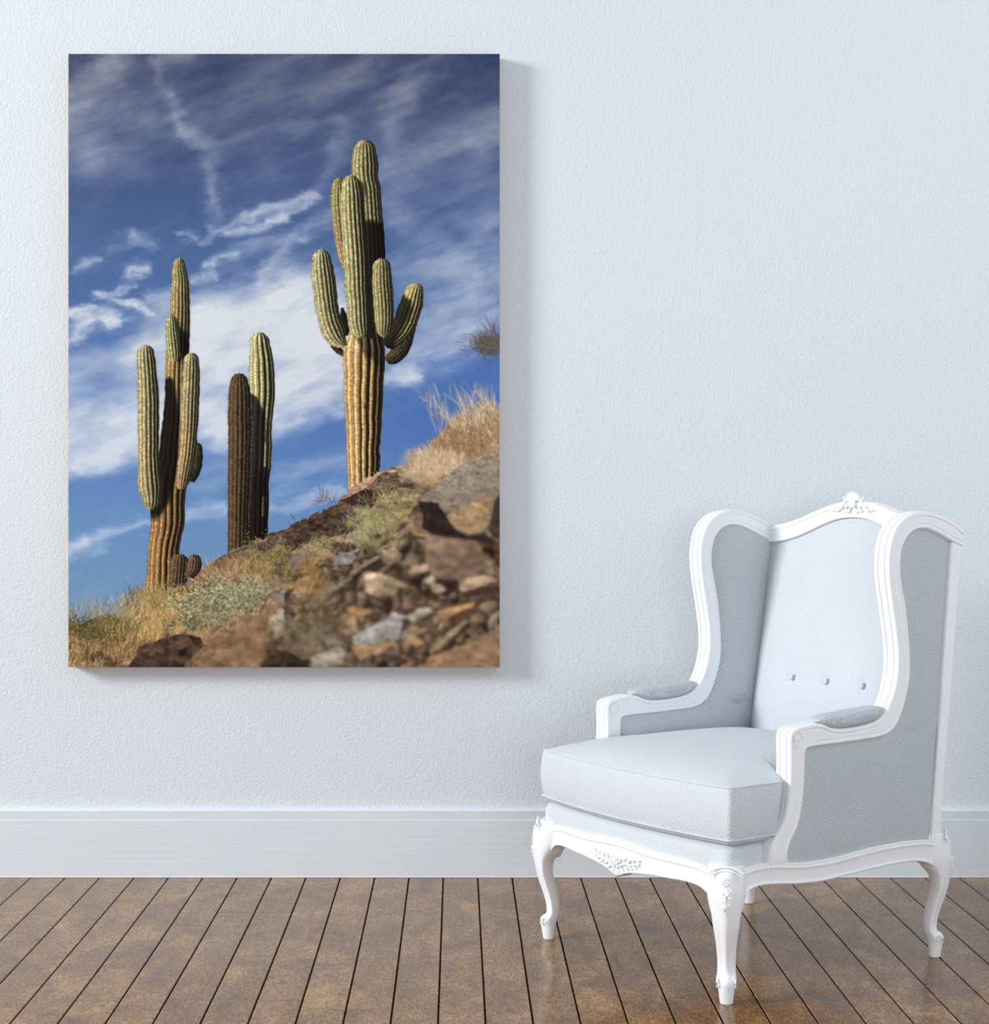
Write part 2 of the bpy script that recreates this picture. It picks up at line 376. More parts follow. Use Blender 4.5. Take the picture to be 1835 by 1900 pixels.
        cov = np.clip((1 - np.abs(q)) * np.maximum(r, .5) + .5, 0, 1) * (best < 2.2)
        qq = np.clip(q, -.999, .999)
        phi = np.arcsin(qq); wob = (noise(60, 26, seed + 9)[y0:y1, x0:x1] - .5) * rough
        rp = (phi / np.pi) * ribs * 2 * np.pi + phase + wob * 2
        ridge = np.cos(rp); slope = -np.sin(rp)
        # pseudo surface normal: cylinder + rib flank
        dq = .38 + .62 * np.clip((qq + .75) / 1.0, 0, 1)
        a2 = phi + slope * .95 * depth * dq
        nx = np.sin(a2); nz = np.cos(a2)
        capl = np.convolve(np.pad(np.gradient(cr) / 1.2, 4, mode='edge'), ker, 'valid')
        nyy = -np.clip(capl[bi], -.3, 1.0) * .40
        nl = np.sqrt(nx * nx + nz * nz + nyy * nyy)
        lam = np.clip((nx * light[0] + nyy * light[1] * 1.0 + nz * light[2]) / nl, 0, 1)
        occ = 1 - (.55 * dq) * (1 - (ridge * .5 + .5))
        mott = fbm(5, 4, seed + 70, 3)[y0:y1, x0:x1]
        g = np.asarray(green, float); b = np.asarray(brown, float)
        bm = brownness if np.isscalar(brownness) else np.interp(py, brownness[0], brownness[1])
        bm = np.clip(bm + (mott - .5) * .9, 0, 1)[..., None] if (not np.isscalar(brownness) or brownness > 0) else np.zeros(px.shape + (1,))
        alb = g * (1 - bm) + b * bm
        spk = noise(1.7, 1.5, seed + 150)[y0:y1, x0:x1]
        alb = alb * (1 + (np.clip((ridge - .6) * 2.5, 0, 1) * .14)[..., None]) * (.80 + .40 * mott[..., None]) * (.80 + .40 * spk[..., None])
        alb = alb + (np.clip((ridge - .7) * 3.3, 0, 1) * 10)[..., None]
        alb = alb * (1 - .25 * ((noise(9, 1.6, seed + 160)[y0:y1, x0:x1] > .80) * (mott > .5))[..., None])
        inten = (.12 + 1.05 * lam * occ) * (.9 + .2 * fbm(3, 2.6, seed + 90, 2)[y0:y1, x0:x1])
        inten *= 1 - .35 * np.clip(q, 0, 1) ** 3
        if shade is not None: inten = inten * (1 - shade(px, py))
        if fade is not None: inten = inten * fade(px, py)
        col = alb * inten[..., None] * dark
        # fine spine fringe
        fr = (r > 5) * np.clip((1.13 - np.abs(q)) * 12, 0, 1) * (np.abs(q) >= 1) * (best < 2.2) * (noise(1.6, 1.3, seed + 120)[y0:y1, x0:x1] > .45) * (.25 + spines)
        reg = img[y0:y1, x0:x1]
        frc = np.array((150, 128, 96)) if dark > .6 else np.array((88, 68, 62))
        reg = reg * (1 - fr[..., None] * .8) + frc * fr[..., None] * .8
        if spines > .3:
            sp = (noise(1.5, 1.5, seed + 130)[y0:y1, x0:x1] > .72) * cov * .5
            col = col * (1 - sp[..., None] * .6) + np.array((150, 128, 100)) * sp[..., None] * .6
        img[y0:y1, x0:x1] = reg * (1 - cov[..., None]) + col * cov[..., None]
        return img

    G = (186, 174, 124); B = (196, 156, 106); BR = (178, 132, 80)
    def box_shade(x0, x1, y0, y1, s=4., k=.85):
        return lambda px, py: k / (1 + np.exp(-(px - x0) / s * 2)) / (1 + np.exp((px - x1) / s * 2)) / (1 + np.exp(-(py - y0) / s * 2)) / (1 + np.exp((py - y1) / s * 2))
    # left cactus
    img = limb(img, [(366, 821, 0), (367, 832, 8), (367, 845, 9.5), (364, 860, 11), (358, 878, 12), (352, 890, 9)], 9, (90, 92, 60), B, .2, .62, seed=11)
    main = [(332, 478.5, 0), (332, 485, 10), (332, 500, 13.2), (334.5, 520, 14.8), (334, 546, 17.6), (334, 571, 18.4), (333, 596, 19.3), (331.5, 620, 20), (329.5, 650, 21), (328, 675, 22), (327, 700, 21.5), (327, 728, 21), (327, 753, 22), (325, 778, 23), (323, 804, 24), (321, 829, 25), (319, 854, 26), (314, 880, 32), (311, 905, 33.5), (311, 929, 32), (311, 946, 31.6), (310.5, 969, 31.5), (307, 993, 29), (304.5, 1010, 29), (302, 1039, 28), (301, 1062, 29), (299, 1091, 29), (298, 1130, 30)]
    def sh_main(px, py):
        a = np.zeros(px.shape)
        edge = np.interp(py, [695, 705, 760, 860, 930, 975], [310, 322, 332, 331, 314, 285])
        a = .84 / (1 + np.exp((px - edge) / 1.6)) / (1 + np.exp(-(py - np.interp(px, [309, 318, 330], [702, 692, 712])) / 1.6)) / (1 + np.exp((py - np.interp(px, [278, 305, 330], [962, 962, 930])) / 3))
        b = .8 / (1 + np.exp(-(px - 327) / 1.5)) / (1 + np.exp(-(py - np.interp(px, [330, 345], [600, 618])) / 3)) / (1 + np.exp((py - 668) / 4))
        return np.maximum(a, b)
    img = limb(img, main, 8.5, (176, 166, 112), BR, ([478, 530, 560, 640, 900, 950, 1240], [0, .1, .5, .55, .8, 1, 1]), 1.0, .4, seed=12, shade=sh_main, rough=.6, depth=1.1)
    img = limb(img, [(355, 654, 0), (355, 660, 10), (355, 668, 14), (354.5, 685, 16), (354, 704, 16), (353.5, 720, 17.3), (352.5, 741, 17), (351.5, 766, 17), (350.5, 791, 15.8), (349, 816, 15.8), (347, 842, 15), (343, 867, 14.5), (339, 890, 13), (337, 905, 8)], 8, G, B, ([650, 760, 800, 900], [0, .1, .5, .7]), .98, .2, seed=13)
    img = limb(img, [(269.7, 640, 0), (270, 646, 11), (270, 655, 16), (271, 672, 17.7), (273, 697, 17.8), (274.5, 728, 19.3), (275, 753, 19.7), (275, 790, 20), (275.5, 815, 19), (275, 842, 19.5), (276, 867, 20.5), (277.5, 890, 21.5), (278.5, 905, 21.5), (280, 917, 19.5), (281, 929, 16), (280, 940, 8), (279.5, 945, 0)], 8, G, B, ([640, 790, 820, 900, 945], [0, 0, .35, .25, .1]), 1.0, .9, seed=14)
    img = limb(img, [(317.7, 584, 0), (317.5, 590, 8), (318, 600, 11), (319.5, 622, 13), (322, 647, 13.3), (323.5, 659, 12), (323, 671, 0)], 7.5, (178, 176, 116), B, 0, 1.0, .3, seed=15)
    # cactus pair in the middle
    def sh_pair(px, py):
        edge = np.interp(py, [725, 735, 760, 775, 1000], [455, 476, 488, 492, 497]) - np.where(py > 775, 0, 0)
        a = .78 / (1 + np.exp((px - edge) / 1.2)) / (1 + np.exp(-(py - np.interp(px, [463, 475, 484, 490], [726, 730, 742, 765])) / 1.2))
        lit = (np.abs(px - 490) < 2.4) & (py > 820) & (py < 866)
        lit2 = (np.abs(px - 490 + (py - 930) * .1) < 4) & (py > 920) & (py < 958)
        return np.where(lit | lit2, .1, np.maximum(a, .55 * (py > 870)))
    img = limb(img, [(481, 616, 0), (481, 621, 11), (481, 630, 17.5), (482.5, 646, 19.8), (484.5, 669, 22), (485, 693, 23.7), (486, 716, 23.5), (485.5, 739, 23.4), (484.5, 762, 22.5), (483, 785, 21.5), (482.5, 808, 21), (482, 834, 22), (481, 864, 21), (478, 895, 20), (478, 920, 20.5), (478, 955, 19.5), (477, 1012, 18.5)], 6.6, (206, 198, 138), (130, 100, 70), ([616, 860, 900, 1000], [0, .1, .9, 1]), 1.0, 1.2, seed=16, shade=sh_pair, depth=1.15)
    img = limb(img, [(443.4, 692, 0), (443.5, 697, 9), (443.5, 706, 15), (444, 718, 19), (444, 739, 20.5), (444.5, 774, 21.7), (444.5, 808, 21), (443.5, 870, 21), (442, 930, 19.5), (441, 990, 18.5), (440.5, 1035, 18)], 8, (128, 104, 66), (138, 100, 70), .5, .72, .6, seed=17, spines=.6)
    # tall cactus
    img = limb(img, [(628, 330, 0), (629, 345, 14), (629.5, 360, 16.5), (629, 371, 17.5), (632, 410, 16), (636, 449, 15), (641, 480, 13), (645, 500, 8)], 9, (178, 172, 106), (206, 160, 116), ([330, 390, 420, 500], [0, .2, .75, .7]), .92, .5, seed=18)
    def sh_top(px, py):
        a = .82 / (1 + np.exp(-(py - np.interp(px, [680, 692, 705], [408, 409, 414])) / 1.5))
        b = .6 / (1 + np.exp((px - 676 - 2 * np.sin(py / 9)) / 1.6)) / (1 + np.exp(-(py - 338) / 2))
        return np.maximum(a, b)
    img = limb(img, [(675.5, 259, 0), (676, 275, 19), (676, 290, 23), (676, 302, 25), (676, 318, 25), (678, 332, 23.2), (682, 350, 23), (685, 400, 23.5), (688, 430, 24), (690, 470, 24), (690, 560, 22), (688, 640, 22)], 10, (180, 168, 114), B, 0, .96, .1, seed=19, shade=sh_top)
    img = limb(img, [(634, 573, 3), (638, 590, 8), (640, 605, 9), (640, 620, 8)], 6, (60, 62, 40), B, 0, .45, seed=20)
    img = limb(img, [(618, 640, 6), (628, 650, 7), (638, 657, 5)], 5, (80, 76, 50), B, .3, .5, seed=21)
    img = limb(img, [(764, 590, 10), (757, 612, 13), (751, 632, 14), (742, 650, 15), (730, 662, 13), (716, 668, 9)], 9, (124, 112, 70), B, .3, .62, seed=22)
    def sh_trunk(px, py):
        edge = np.interp(px, [640, 655, 668, 676, 690, 700, 712], [600, 622, 640, 662, 668, 680, 690])
        a = .5 / (1 + np.exp((py - edge) / 2.)) * (px > 650)
        b = .55 / (1 + np.exp(-(px - np.interp(py, [640, 700, 800, 900], [700, 700, 695, 690])) / 2))
        return np.maximum(a, b * .6)
    img = limb(img, [(676, 600, 24), (676, 622, 31), (675, 647, 38.5), (675, 670, 39), (675, 695, 36.5), (674, 727, 36), (674, 771, 33.5), (674, 800, 32.5), (673, 834, 30.5), (674.5, 853, 30.5), (674, 872, 29), (675, 920, 28)], 8, (202, 176, 124), (204, 158, 100), ([620, 650, 700, 900], [.1, .5, .8, .8]), 1.08, 1.0, seed=23, shade=sh_trunk, rough=.45, depth=1.2, spines=.2)
    for kx, ky_, r_ in ((679, 755, 4.5), (681, 776, 3)):
        img = mixc(img, (38, 30, 26), np.exp(-((X - kx) ** 2 + (Y - ky_) ** 2) / (r_ * r_)) * 1.1)
    img = mixc(img, (26, 20, 14), box_shade(680, 696, 508, 628, 1.0, .97)(X, Y))
    img = limb(img, [(595, 463, 0), (595.5, 470, 12), (596, 480, 17), (597, 495, 20.5), (600, 520, 21.5), (603, 545, 21.5), (606, 570, 21), (611, 595, 21.5), (617, 612, 22), (624, 626, 19), (631, 635, 13), (638, 641, 6)], 9, G, B, 0, 1.0, .5, seed=24)
    img = limb(img, [(650, 325, 0), (650, 333, 12), (651, 345, 18), (652, 365, 22), (653, 390, 22.5), (655, 420, 22.5), (657, 450, 23), (659, 480, 23), (660, 500, 22.5), (661, 530, 22.5), (663, 555, 21.5), (664, 580, 21), (665, 600, 21), (668, 615, 17), (669, 627, 0)], 9, (186, 176, 122), B, 0, 1.0, .8, seed=25,
               shade=lambda px, py: .5 / (1 + np.exp(-(px - np.interp(py, [325, 420, 500, 620], [668, 672, 678, 682])) / 2)))
    def sh_arm(px, py):
        return .78 / (1 + np.exp((px - np.interp(py, [535, 552, 575, 600, 640], [750, 762, 764, 752, 730])) / 1.8)) / (1 + np.exp(-(py - np.interp(px, [740, 752, 762], [530, 551, 556])) / 1.5))
    img = limb(img, [(772, 525, 0), (771, 532, 12), (767, 545, 18), (763, 562, 21), (757, 580, 22), (751, 597, 22), (743, 612, 20), (733, 625, 17), (722, 634, 14), (713, 639, 9)], 9, (206, 192, 120), B, .15, 1.0, .2, seed=26, shade=sh_arm)
    img = limb(img, [(707, 479, 0), (707.5, 486, 12), (707.5, 497, 17), (708, 520, 18.5), (710, 550, 19), (711.5, 575, 18.5), (712, 595, 17.5), (711, 610, 14), (711, 625, 0)], 9, (174, 162, 110), B, 0, 1.0, .4, seed=27)

    # --- strokes (twigs, grass) splatted as fine lines ---
    def strokes(img, n, region, ang, spread, length, cols, alpha=.7, seed=0, bend=.3, wid=1):
        r = np.random.default_rng(seed)
        (cx, cy, rx, ry) = region[:4]
        if len(region) > 4:
            th = r.random(n) * 2 * np.pi; rad = np.sqrt(r.random(n)); x = cx + rx * rad * np.cos(th); y = cy + ry * rad * np.sin(th)
        else:
            clump = fbm(26, 18, seed + 400, 3); n = int(n * 1.9); th = r.standard_normal(n); th2 = r.standard_normal(n)
            x = cx + rx * .56 * th; y = cy + ry * .56 * th2
            cv = clump[np.clip(y - 100, 0, Hh - 1).astype(int), np.clip(x - 127, 0, W - 1).astype(int)]
            keep = cv + .10 * r.standard_normal(n) > .47; x = x[keep]; y = y[keep]; n = len(x)
        a = ang + (r.standard_normal(n)) * spread; L = length * (.5 + r.random(n)); bd = (r.random(n) - .5) * bend
        c = np.asarray(cols, float)[r.integers(0, len(cols), n)] * (.75 + .5 * r.random((n, 1)))
        m = int(length * 1.6) + 2
        for k in range(m):
            t = k / m
            for w in range(wid):
                sx = (x - 127 + w).astype(int); sy = (y - 100).astype(int)
                ok = (sx >= 0) & (sx < W) & (sy >= 0) & (sy < Hh)
                al = alpha * (1 - .6 * t)
                img[sy[ok], sx[ok]] = img[sy[ok], sx[ok]] * (1 - al) + c[ok] * al
            x = x + np.cos(a) * L / m; y = y - np.sin(a) * L / m; a = a + bd / m
        return img
    UP = np.pi / 2

    # --- hillside ---
    hill = [(120, 1168), (160, 1150), (200, 1140), (262, 1122), (275, 1108), (320, 1098), (345, 1082), (372, 1060), (400, 1035), (425, 1022), (455, 1010), (500, 992), (527, 984), (560, 966), (600, 944), (625, 930), (650, 905), (700, 874), (735, 866), (760, 858), (790, 835), (812, 805), (845, 780), (885, 765), (930, 755), (930, 1250), (120, 1250)]
    def poly(pts, jit=0., seed=0, soft=.8):
        P = np.array(pts, float)
        jx = (fbm(12, 12, seed + 3, 3) - .5) * jit * 2; jy = (fbm(12, 12, seed + 5, 3) - .5) * jit * 2
        qx = X + jx; qy = Y + jy; ins = np.zeros((Hh, W), bool)
        x0, y0, x1, y1 = P[:, 0].min() - 8, P[:, 1].min() - 8, P[:, 0].max() + 8, P[:, 1].max() + 8
        sx = slice(int(max(0, x0 - 127)), int(min(W, x1 - 127))); sy = slice(int(max(0, y0 - 100)), int(min(Hh, y1 - 100)))
        if sx.start >= sx.stop or sy.start >= sy.stop: return np.zeros((Hh, W), np.float32)
        ax = qx[sy, sx]; ay = qy[sy, sx]; s = np.zeros(ax.shape, bool); n = len(P)
        for i in range(n):
            xa, ya = P[i]; xb, yb = P[(i + 1) % n]
            if ya == yb: continue
            c = ((ya > ay) != (yb > ay)) & (ax < (xb - xa) * (ay - ya) / (yb - ya) + xa)
            s ^= c
        ins[sy, sx] = s
        return gauss(ins.astype(np.float32), soft) if soft > 1 else ins.astype(np.float32)
    hm = poly(hill, 7, 40)
    gd = np.zeros((Hh, W, 3), np.float32)
    base1 = fbm(60, 34, 41, 6, .62); base2 = fbm(18, 10, 43, 5, .7)
    k = np.clip(.5 + (base1 - .5) * 2.2 + (base2 - .5) * 1.6, 0, 1)[..., None]
    gd = np.array((70, 52, 40)) * (1 - k) + np.array((186, 154, 116)) * k
    warm = fbm(90, 60, 47, 3)[..., None]
    gd = gd * (1 + (warm - .5) * np.array((.35, .05, -.35)))
    # stones: shaded cells, growing towards the lower right
    def stones(gd, cell, seed, mask, tint, amp=1.):
        r = np.random.default_rng(seed); nx = int(W / cell) + 3; ny = int(Hh / cell * 1.3) + 3
        jx = r.random((ny, nx)); jy = r.random((ny, nx)); tc = r.random((ny, nx)); sl = r.random((ny, nx)) * .8 + .2
        wx_ = (noise(cell * .9, cell * .7, seed + 1) - .5) * cell * .9; wy_ = (noise(cell * .9, cell * .7, seed + 2) - .5) * cell * .6
        gx = (xx * .93 - yy * .36 + wx_) / cell + 12; gy = ((xx * .36 + yy * .93 + wy_) * 1.35) / cell
        ix = np.floor(gx).astype(int); iy = np.floor(gy).astype(int)
        d1 = np.full(gx.shape, 9.); d2 = np.full(gx.shape, 9.); vx = np.zeros(gx.shape); vy = np.zeros(gx.shape); t = np.zeros(gx.shape); s_ = np.zeros(gx.shape)
        for dy in (-1, 0, 1):
            for dx in (-1, 0, 1):
                a = (iy + dy) % ny; b = (ix + dx) % nx
                ex = gx - (ix + dx + jx[a, b]); ey = gy - (iy + dy + jy[a, b]); d = np.hypot(ex, ey)
                c = d < d1
                d2 = np.where(c, d1, np.minimum(d2, d)); vx = np.where(c, ex, vx); vy = np.where(c, ey, vy); t = np.where(c, tc[a, b], t); s_ = np.where(c, sl[a, b], s_); d1 = np.where(c, d, d1)
        edge = np.clip((d2 - d1) * 3.2, 0, 1)
        sh = np.clip(.78 - vy * 1.1 * s_ - vx * .55, .22, 1.25)
        col = np.array(tint[0]) * (1 - t[..., None]) + np.array(tint[1]) * t[..., None]
        col = col * (sh * (.3 + .7 * edge))[..., None] * (.8 + .4 * fbm(7, 5, seed + 8, 3))[..., None]
        m = (mask * amp)[..., None]
        return gd * (1 - m) + col * m
    rt = np.clip((X - 560) / 120, 0, 1); lowm = np.clip((Y - 1010 + (X - 560) * .35) / 60, 0, 1)
    gd = stones(gd, 16, 51, np.clip((X - 470) / 60, 0, 1) * np.clip((Y - 960) / 50, 0, 1) * (fbm(40, 30, 52, 3) > .47), ((96, 76, 60), (190, 164, 134)), .75)
    gd = stones(gd, 34, 53, rt * lowm * (fbm(50, 40, 54, 3) > .45), ((120, 88, 62), (186, 166, 144)), .85)
    def C6(*p): return [(527 + a / 4.5875, 840 + b / 4.5875) for a, b in p]
    def C5(*p): return [(127 + a / 4.5875, 840 + b / 4.5875) for a, b in p]
    tex = fbm(14, 7, 61, 5, .65); texs = fbm(4, 3, 66, 3, .7)
    def rock(gd, pts, col, jit=3, seed=0, contrast=.9, grad=.0, soft=.8):
        m = poly(pts, jit, seed, soft)[..., None]
        P = np.array(pts); y0, y1 = P[:, 1].min(), P[:, 1].max(); x0, x1 = P[:, 0].min(), P[:, 0].max()
        g = 1 + grad * (.5 - (Y - y0) / (y1 - y0 + 1)) + grad * .4 * (.5 - (X - x0) / (x1 - x0 + 1))
        c = np.array(col, float) * ((1 + (tex - .5) * contrast + (texs - .5) * .5) * g)[..., None]
        return gd * (1 - m) + c * m
    gd = rock(gd, C6((540, 1060), (560, 1010), (700, 915), (830, 850), (850, 880), (830, 960), (700, 990), (600, 1060), (420, 1170), (330, 1260), (250, 1330), (180, 1300), (300, 1200), (450, 1110)), (132, 116, 100), 3, 72, .6, .4)
    gd = rock(gd, C6((560, 1060), (700, 960), (830, 890), (850, 960), (760, 1010), (700, 1000), (600, 1065)), (58, 42, 34), 2, 73)
    gd = rock(gd, C6((680, 1030), (760, 1000), (860, 1030), (1000, 1100), (960, 1180), (900, 1220), (830, 1230), (740, 1220), (700, 1190), (680, 1110)), (176, 152, 122), 4, 74, 1., .4)
    gd = rock(gd, C6((830, 830), (930, 780), (1000, 880), (960, 930), (880, 960), (850, 900)), (150, 128, 104), 3, 75, .8, .4)
    gd = rock(gd, C6((1100, 960), (1220, 940), (1230, 1000), (1130, 1030), (1080, 1000)), (180, 152, 130), 2, 76, .6, .3)
    gd = rock(gd, C6((570, 1560), (700, 1480), (860, 1430), (930, 1340), (1030, 1390), (1040, 1500), (980, 1570), (850, 1600), (700, 1640), (620, 1650)), (168, 162, 156), 4, 77, .7, .35)
    gd = rock(gd, C6((980, 1570), (1040, 1500), (1050, 1420), (1010, 1400), (1000, 1500)), (60, 50, 46), 2, 78)
    gd = rock(gd, C6((560, 1640), (720, 1640), (860, 1610), (960, 1580), (900, 1650), (760, 1720), (640, 1760)), (176, 138, 98), 4, 79, .8)
    gd = rock(gd, C6((220, 1750), (330, 1690), (480, 1650), (540, 1700), (480, 1780), (400, 1830), (240, 1830)), (160, 148, 130), 4, 80, .9, .4)
    gd = rock(gd, C6((1040, 1390), (1160, 1310), (1260, 1310), (1200, 1390), (1080, 1440)), (172, 160, 146), 4, 81, .8, .3)
    gd = rock(gd, C6((1330, 1350), (1500, 1280), (1640, 1270), (1560, 1340), (1420, 1400), (1340, 1440)), (178, 138, 98), 4, 82, .8, .4)
    gd = rock(gd, C6((1230, 1680), (1330, 1580), (1500, 1440), (1600, 1400), (1520, 1480), (1400, 1590), (1310, 1690), (1250, 1710)), (158, 136, 106), 3, 83, .6, .3)
    gd = rock(gd, C6((1250, 1690), (1330, 1680), (1450, 1560), (1530, 1470), (1560, 1480), (1420, 1620), (1330, 1710)), (62, 46, 36), 3, 84)
    gd = rock(gd, C6((1550, 1320), (1660, 1280), (1640, 1360), (1500, 1420), (1420, 1440), (1390, 1400)), (84, 62, 46), 4, 85)
    gd = rock(gd, C6((1500, 1650), (1835, 1480), (1835, 1835), (1100, 1835), (1250, 1730)), (150, 118, 88), 8, 86, .8)
    gd = rock(gd, C6((0, 1000), (60, 870), (200, 760), (330, 700), (420, 720), (380, 800), (250, 850), (160, 960), (90, 1010)), (122, 106, 96), 3, 87, .7, .4)
    gd = rock(gd, C6((80, 1180), (100, 1080), (200, 1040), (260, 1120), (180, 1230), (110, 1230)), (176, 152, 128), 3, 88, .7, .3)
    gd = rock(gd, C6((500, 740), (560, 670), (660, 660), (700, 720), (600, 780)), (150, 132, 112), 3, 89, .9)
    gd = rock(gd, C6((420, 880), (560, 840), (620, 880), (560, 940), (460, 950)), (140, 134, 130), 3, 90, .7)
    gd = rock(gd, C6((1200, 700), (1400, 715), (1600, 740), (1700, 800), (1720, 950), (1640, 1050), (1400, 1080), (1280, 1090), (1230, 1000), (1190, 850)), (128, 104, 84), 4, 91, .8, .3)
    gd = rock(gd, C6((1700, 740), (1835, 760), (1835, 960), (1760, 900), (1680, 850)), (96, 66, 44), 5, 92, 1.1)
    gd = rock(gd, C6((1670, 820), (1760, 790), (1800, 850), (1770, 880)), (30, 22, 18), 2, 93)
    gd = rock(gd, C6((1290, 1080), (1470, 1080), (1470, 1150), (1380, 1230), (1340, 1210), (1180, 1210), (1120, 1140), (1080, 1040), (1110, 1060), (1180, 1170), (1250, 1150)), (48, 32, 26), 3, 94)
    gd = rock(gd, C6((1480, 1120), (1560, 1060), (1750, 1040), (1820, 1080), (1600, 1160), (1500, 1190)), (180, 150, 122), 3, 95, .6, .4)
    gd = rock(gd, C6((1500, 1190), (1640, 1150), (1835, 1130), (1835, 1200), (1640, 1200), (1500, 1240)), (70, 48, 36), 3, 96)
    gd = rock(gd, C6((1250, 1100), (1350, 1120), (1390, 1170), (1300, 1200), (1240, 1170)), (158, 138, 112), 3, 97)
    gd = rock(gd, C6((1080, 560), (1180, 520), (1230, 600), (1180, 640), (1110, 620)), (120, 96, 76), 3, 98)
    gd = rock(gd, C6((0, 650), (100, 610), (200, 540), (290, 470), (380, 430), (450, 430), (540, 560), (620, 640), (440, 700), (350, 740), (130, 790), (60, 860), (0, 850)), (72, 54, 44), 3, 99, 1.5)
    gd = rock(gd, C6((190, 490), (220, 460), (300, 460), (270, 500), (200, 540)), (150, 134, 118), 1, 100)
    gd = rock(gd, C6((440, 430), (480, 390), (560, 410), (620, 520), (600, 600), (540, 570), (480, 500)), (100, 78, 64), 2, 101)
    gd = rock(gd, C6((760, 430), (850, 340), (1000, 290), (1150, 310), (1180, 400), (1080, 470), (1040, 600), (900, 600), (740, 600), (730, 520)), (150, 128, 92), 4, 102, .9)
    gd = rock(gd, C5((880, 1200), (1130, 1000), (1290, 880), (1400, 845), (1520, 900), (1300, 1010), (1150, 1130), (1000, 1240), (900, 1260)), (122, 92, 74), 2, 103, .7)
    gd = rock(gd, C5((1290, 890), (1400, 835), (1500, 800), (1600, 770), (1700, 740), (1850, 665), (1850, 780), (1750, 770), (1600, 800), (1450, 840), (1330, 890)), (88, 70, 64), 1.5, 104, .8)
    gd = rock(gd, C5((1600, 1130), (1700, 1110), (1835, 1050), (1835, 1130), (1750, 1180), (1680, 1190)), (150, 122, 100), 3, 105)
    gd = rock(gd, C5((1700, 1240), (1835, 1130), (1835, 1300), (1760, 1250)), (128, 122, 118), 3, 106)
    gd = rock(gd, C5((1250, 1330), (1700, 1250), (1835, 1320), (1835, 1480), (1500, 1540), (1150, 1580), (1200, 1450)), (150, 118, 88), 10, 107, .8)
    gd = rock(gd, C5((1700, 1420), (1790, 1330), (1835, 1330), (1835, 1560), (1750, 1560)), (190, 176, 160), 4, 108, .5)
    gd = rock(gd, C5((1640, 1800), (1700, 1640), (1835, 1700), (1835, 1835), (1640, 1835)), (40, 30, 24), 5, 109)
    gd = rock(gd, C6((0, 1680), (60, 1700), (120, 1740), (210, 1760), (200, 1835), (0, 1835)), (44, 36, 28), 5, 110)
    gd = rock(gd, C6((1835, -20), (1700, 10), (1600, 40), (1500, 100), (1420, 160), (1330, 250), (1200, 340), (1140, 400), (1200, 420), (1310, 430), (1350, 560), (1450, 650), (1560, 700), (1680, 680), (1750, 600), (1790, 400), (1850, 330), (1850, -20)), (140, 124, 108), 2, 111, .55, .3)
    gd = rock(gd, C6((1370, 540), (1480, 470), (1650, 400), (1780, 350), (1770, 500), (1740, 600), (1680, 670), (1560, 690), (1450, 640)), (164, 134, 98), 3, 112, .7)
    gd = rock(gd, C6((1145, 415), (1300, 425), (1370, 540), (1450, 650), (1560, 705), (1690, 690), (1790, 760), (1780, 790), (1600, 740), (1400, 720), (1250, 690), (1170, 640), (1190, 540)), (44, 32, 27), 3, 113)
    gd = rock(gd, C6((1790, 400), (1850, 320), (1850, 720), (1790, 720), (1730, 660), (1760, 560)), (62, 48, 40), 3, 115)
    gd = rock(gd, C6((470, 400), (490, 350), (560, 280), (700, 190), (850, 132), (950, 150), (1010, 270), (880, 300), (800, 370), (700, 330), (600, 360), (520, 400)), (168, 134, 112), 2, 116, .6, .3)
    gd = rock(gd, C6((700, 290), (830, 170), (950, 160), (1010, 270), (880, 310), (800, 370), (740, 340)), (104, 84, 66), 3, 117, 1.1)
    gd = rock(gd, C6((480, 405), (600, 350), (690, 300), (790, 350), (800, 385), (750, 450), (700, 470), (640, 480), (560, 440)), (52, 38, 32), 2, 118)
    gd = rock(gd, C5((490, 1840), (560, 1740), (600, 1650), (740, 1600), (900, 1550), (1000, 1535), (1120, 1575), (1150, 1640), (1050, 1720), (880, 1840)), (84, 62, 48), 4, 119, 1.2)
    gd = rock(gd, C5((1020, 1560), (1110, 1570), (1140, 1610), (1080, 1640)), (36, 26, 20), 2, 120); gd = rock(gd, C5((930, 1680), (1010, 1660), (990, 1720), (940, 1720)), (30, 22, 18), 2, 121)
    gd = rock(gd, C5((1150, 1600), (1500, 1500), (1700, 1500), (1700, 1620), (1600, 1835), (900, 1835), (1080, 1700)), (134, 106, 80), 8, 122, 1.2)
    img = img * (1 - hm[..., None]) + gd * hm[..., None]
    # slight darkening where the stones overlap
    STR = [(208, 170, 104), (176, 138, 84), (126, 96, 60), (220, 188, 128)]
    DRK = [(70, 54, 36), (96, 78, 50), (120, 98, 62)]
    # dry grass of the lower left
    img = rock(img, C5((870, 1190), (1130, 1000), (1290, 880), (1400, 845), (1520, 900), (1300, 1010), (1150, 1130), (1000, 1240), (900, 1260)), (120, 92, 74), 2, 103, .6)
    img = strokes(img, 2600, (200, 1200, 110, 48), UP - .2, .5, 16, STR + DRK, .65, 201)
    img = strokes(img, 900, (165, 1170, 60, 24), UP, .9, 7, [(98, 96, 48), (70, 66, 38), (130, 122, 70), (60, 52, 34)], .75, 202)
    img = strokes(img, 500, (225, 1155, 40, 16), UP, .9, 7, [(98, 96, 48), (70, 66, 38), (130, 122, 70)], .7, 222)
    img = strokes(img, 220, (200, 1142, 75, 8), UP + .25, .3, 26, [(160, 160, 160), (120, 112, 100), (176, 156, 120)], .35, 203)
    img = strokes(img, 50, (245, 1120, 14, 10), UP, .4, 26, [(80, 70, 60), (120, 90, 70)], .5, 204)
    img = strokes(img, 1600, (300, 1150, 62, 36), UP - .35, .35, 22, STR, .6, 205)
    img = strokes(img, 900, (345, 1135, 50, 32), UP + .2, .4, 20, STR, .5, 206)
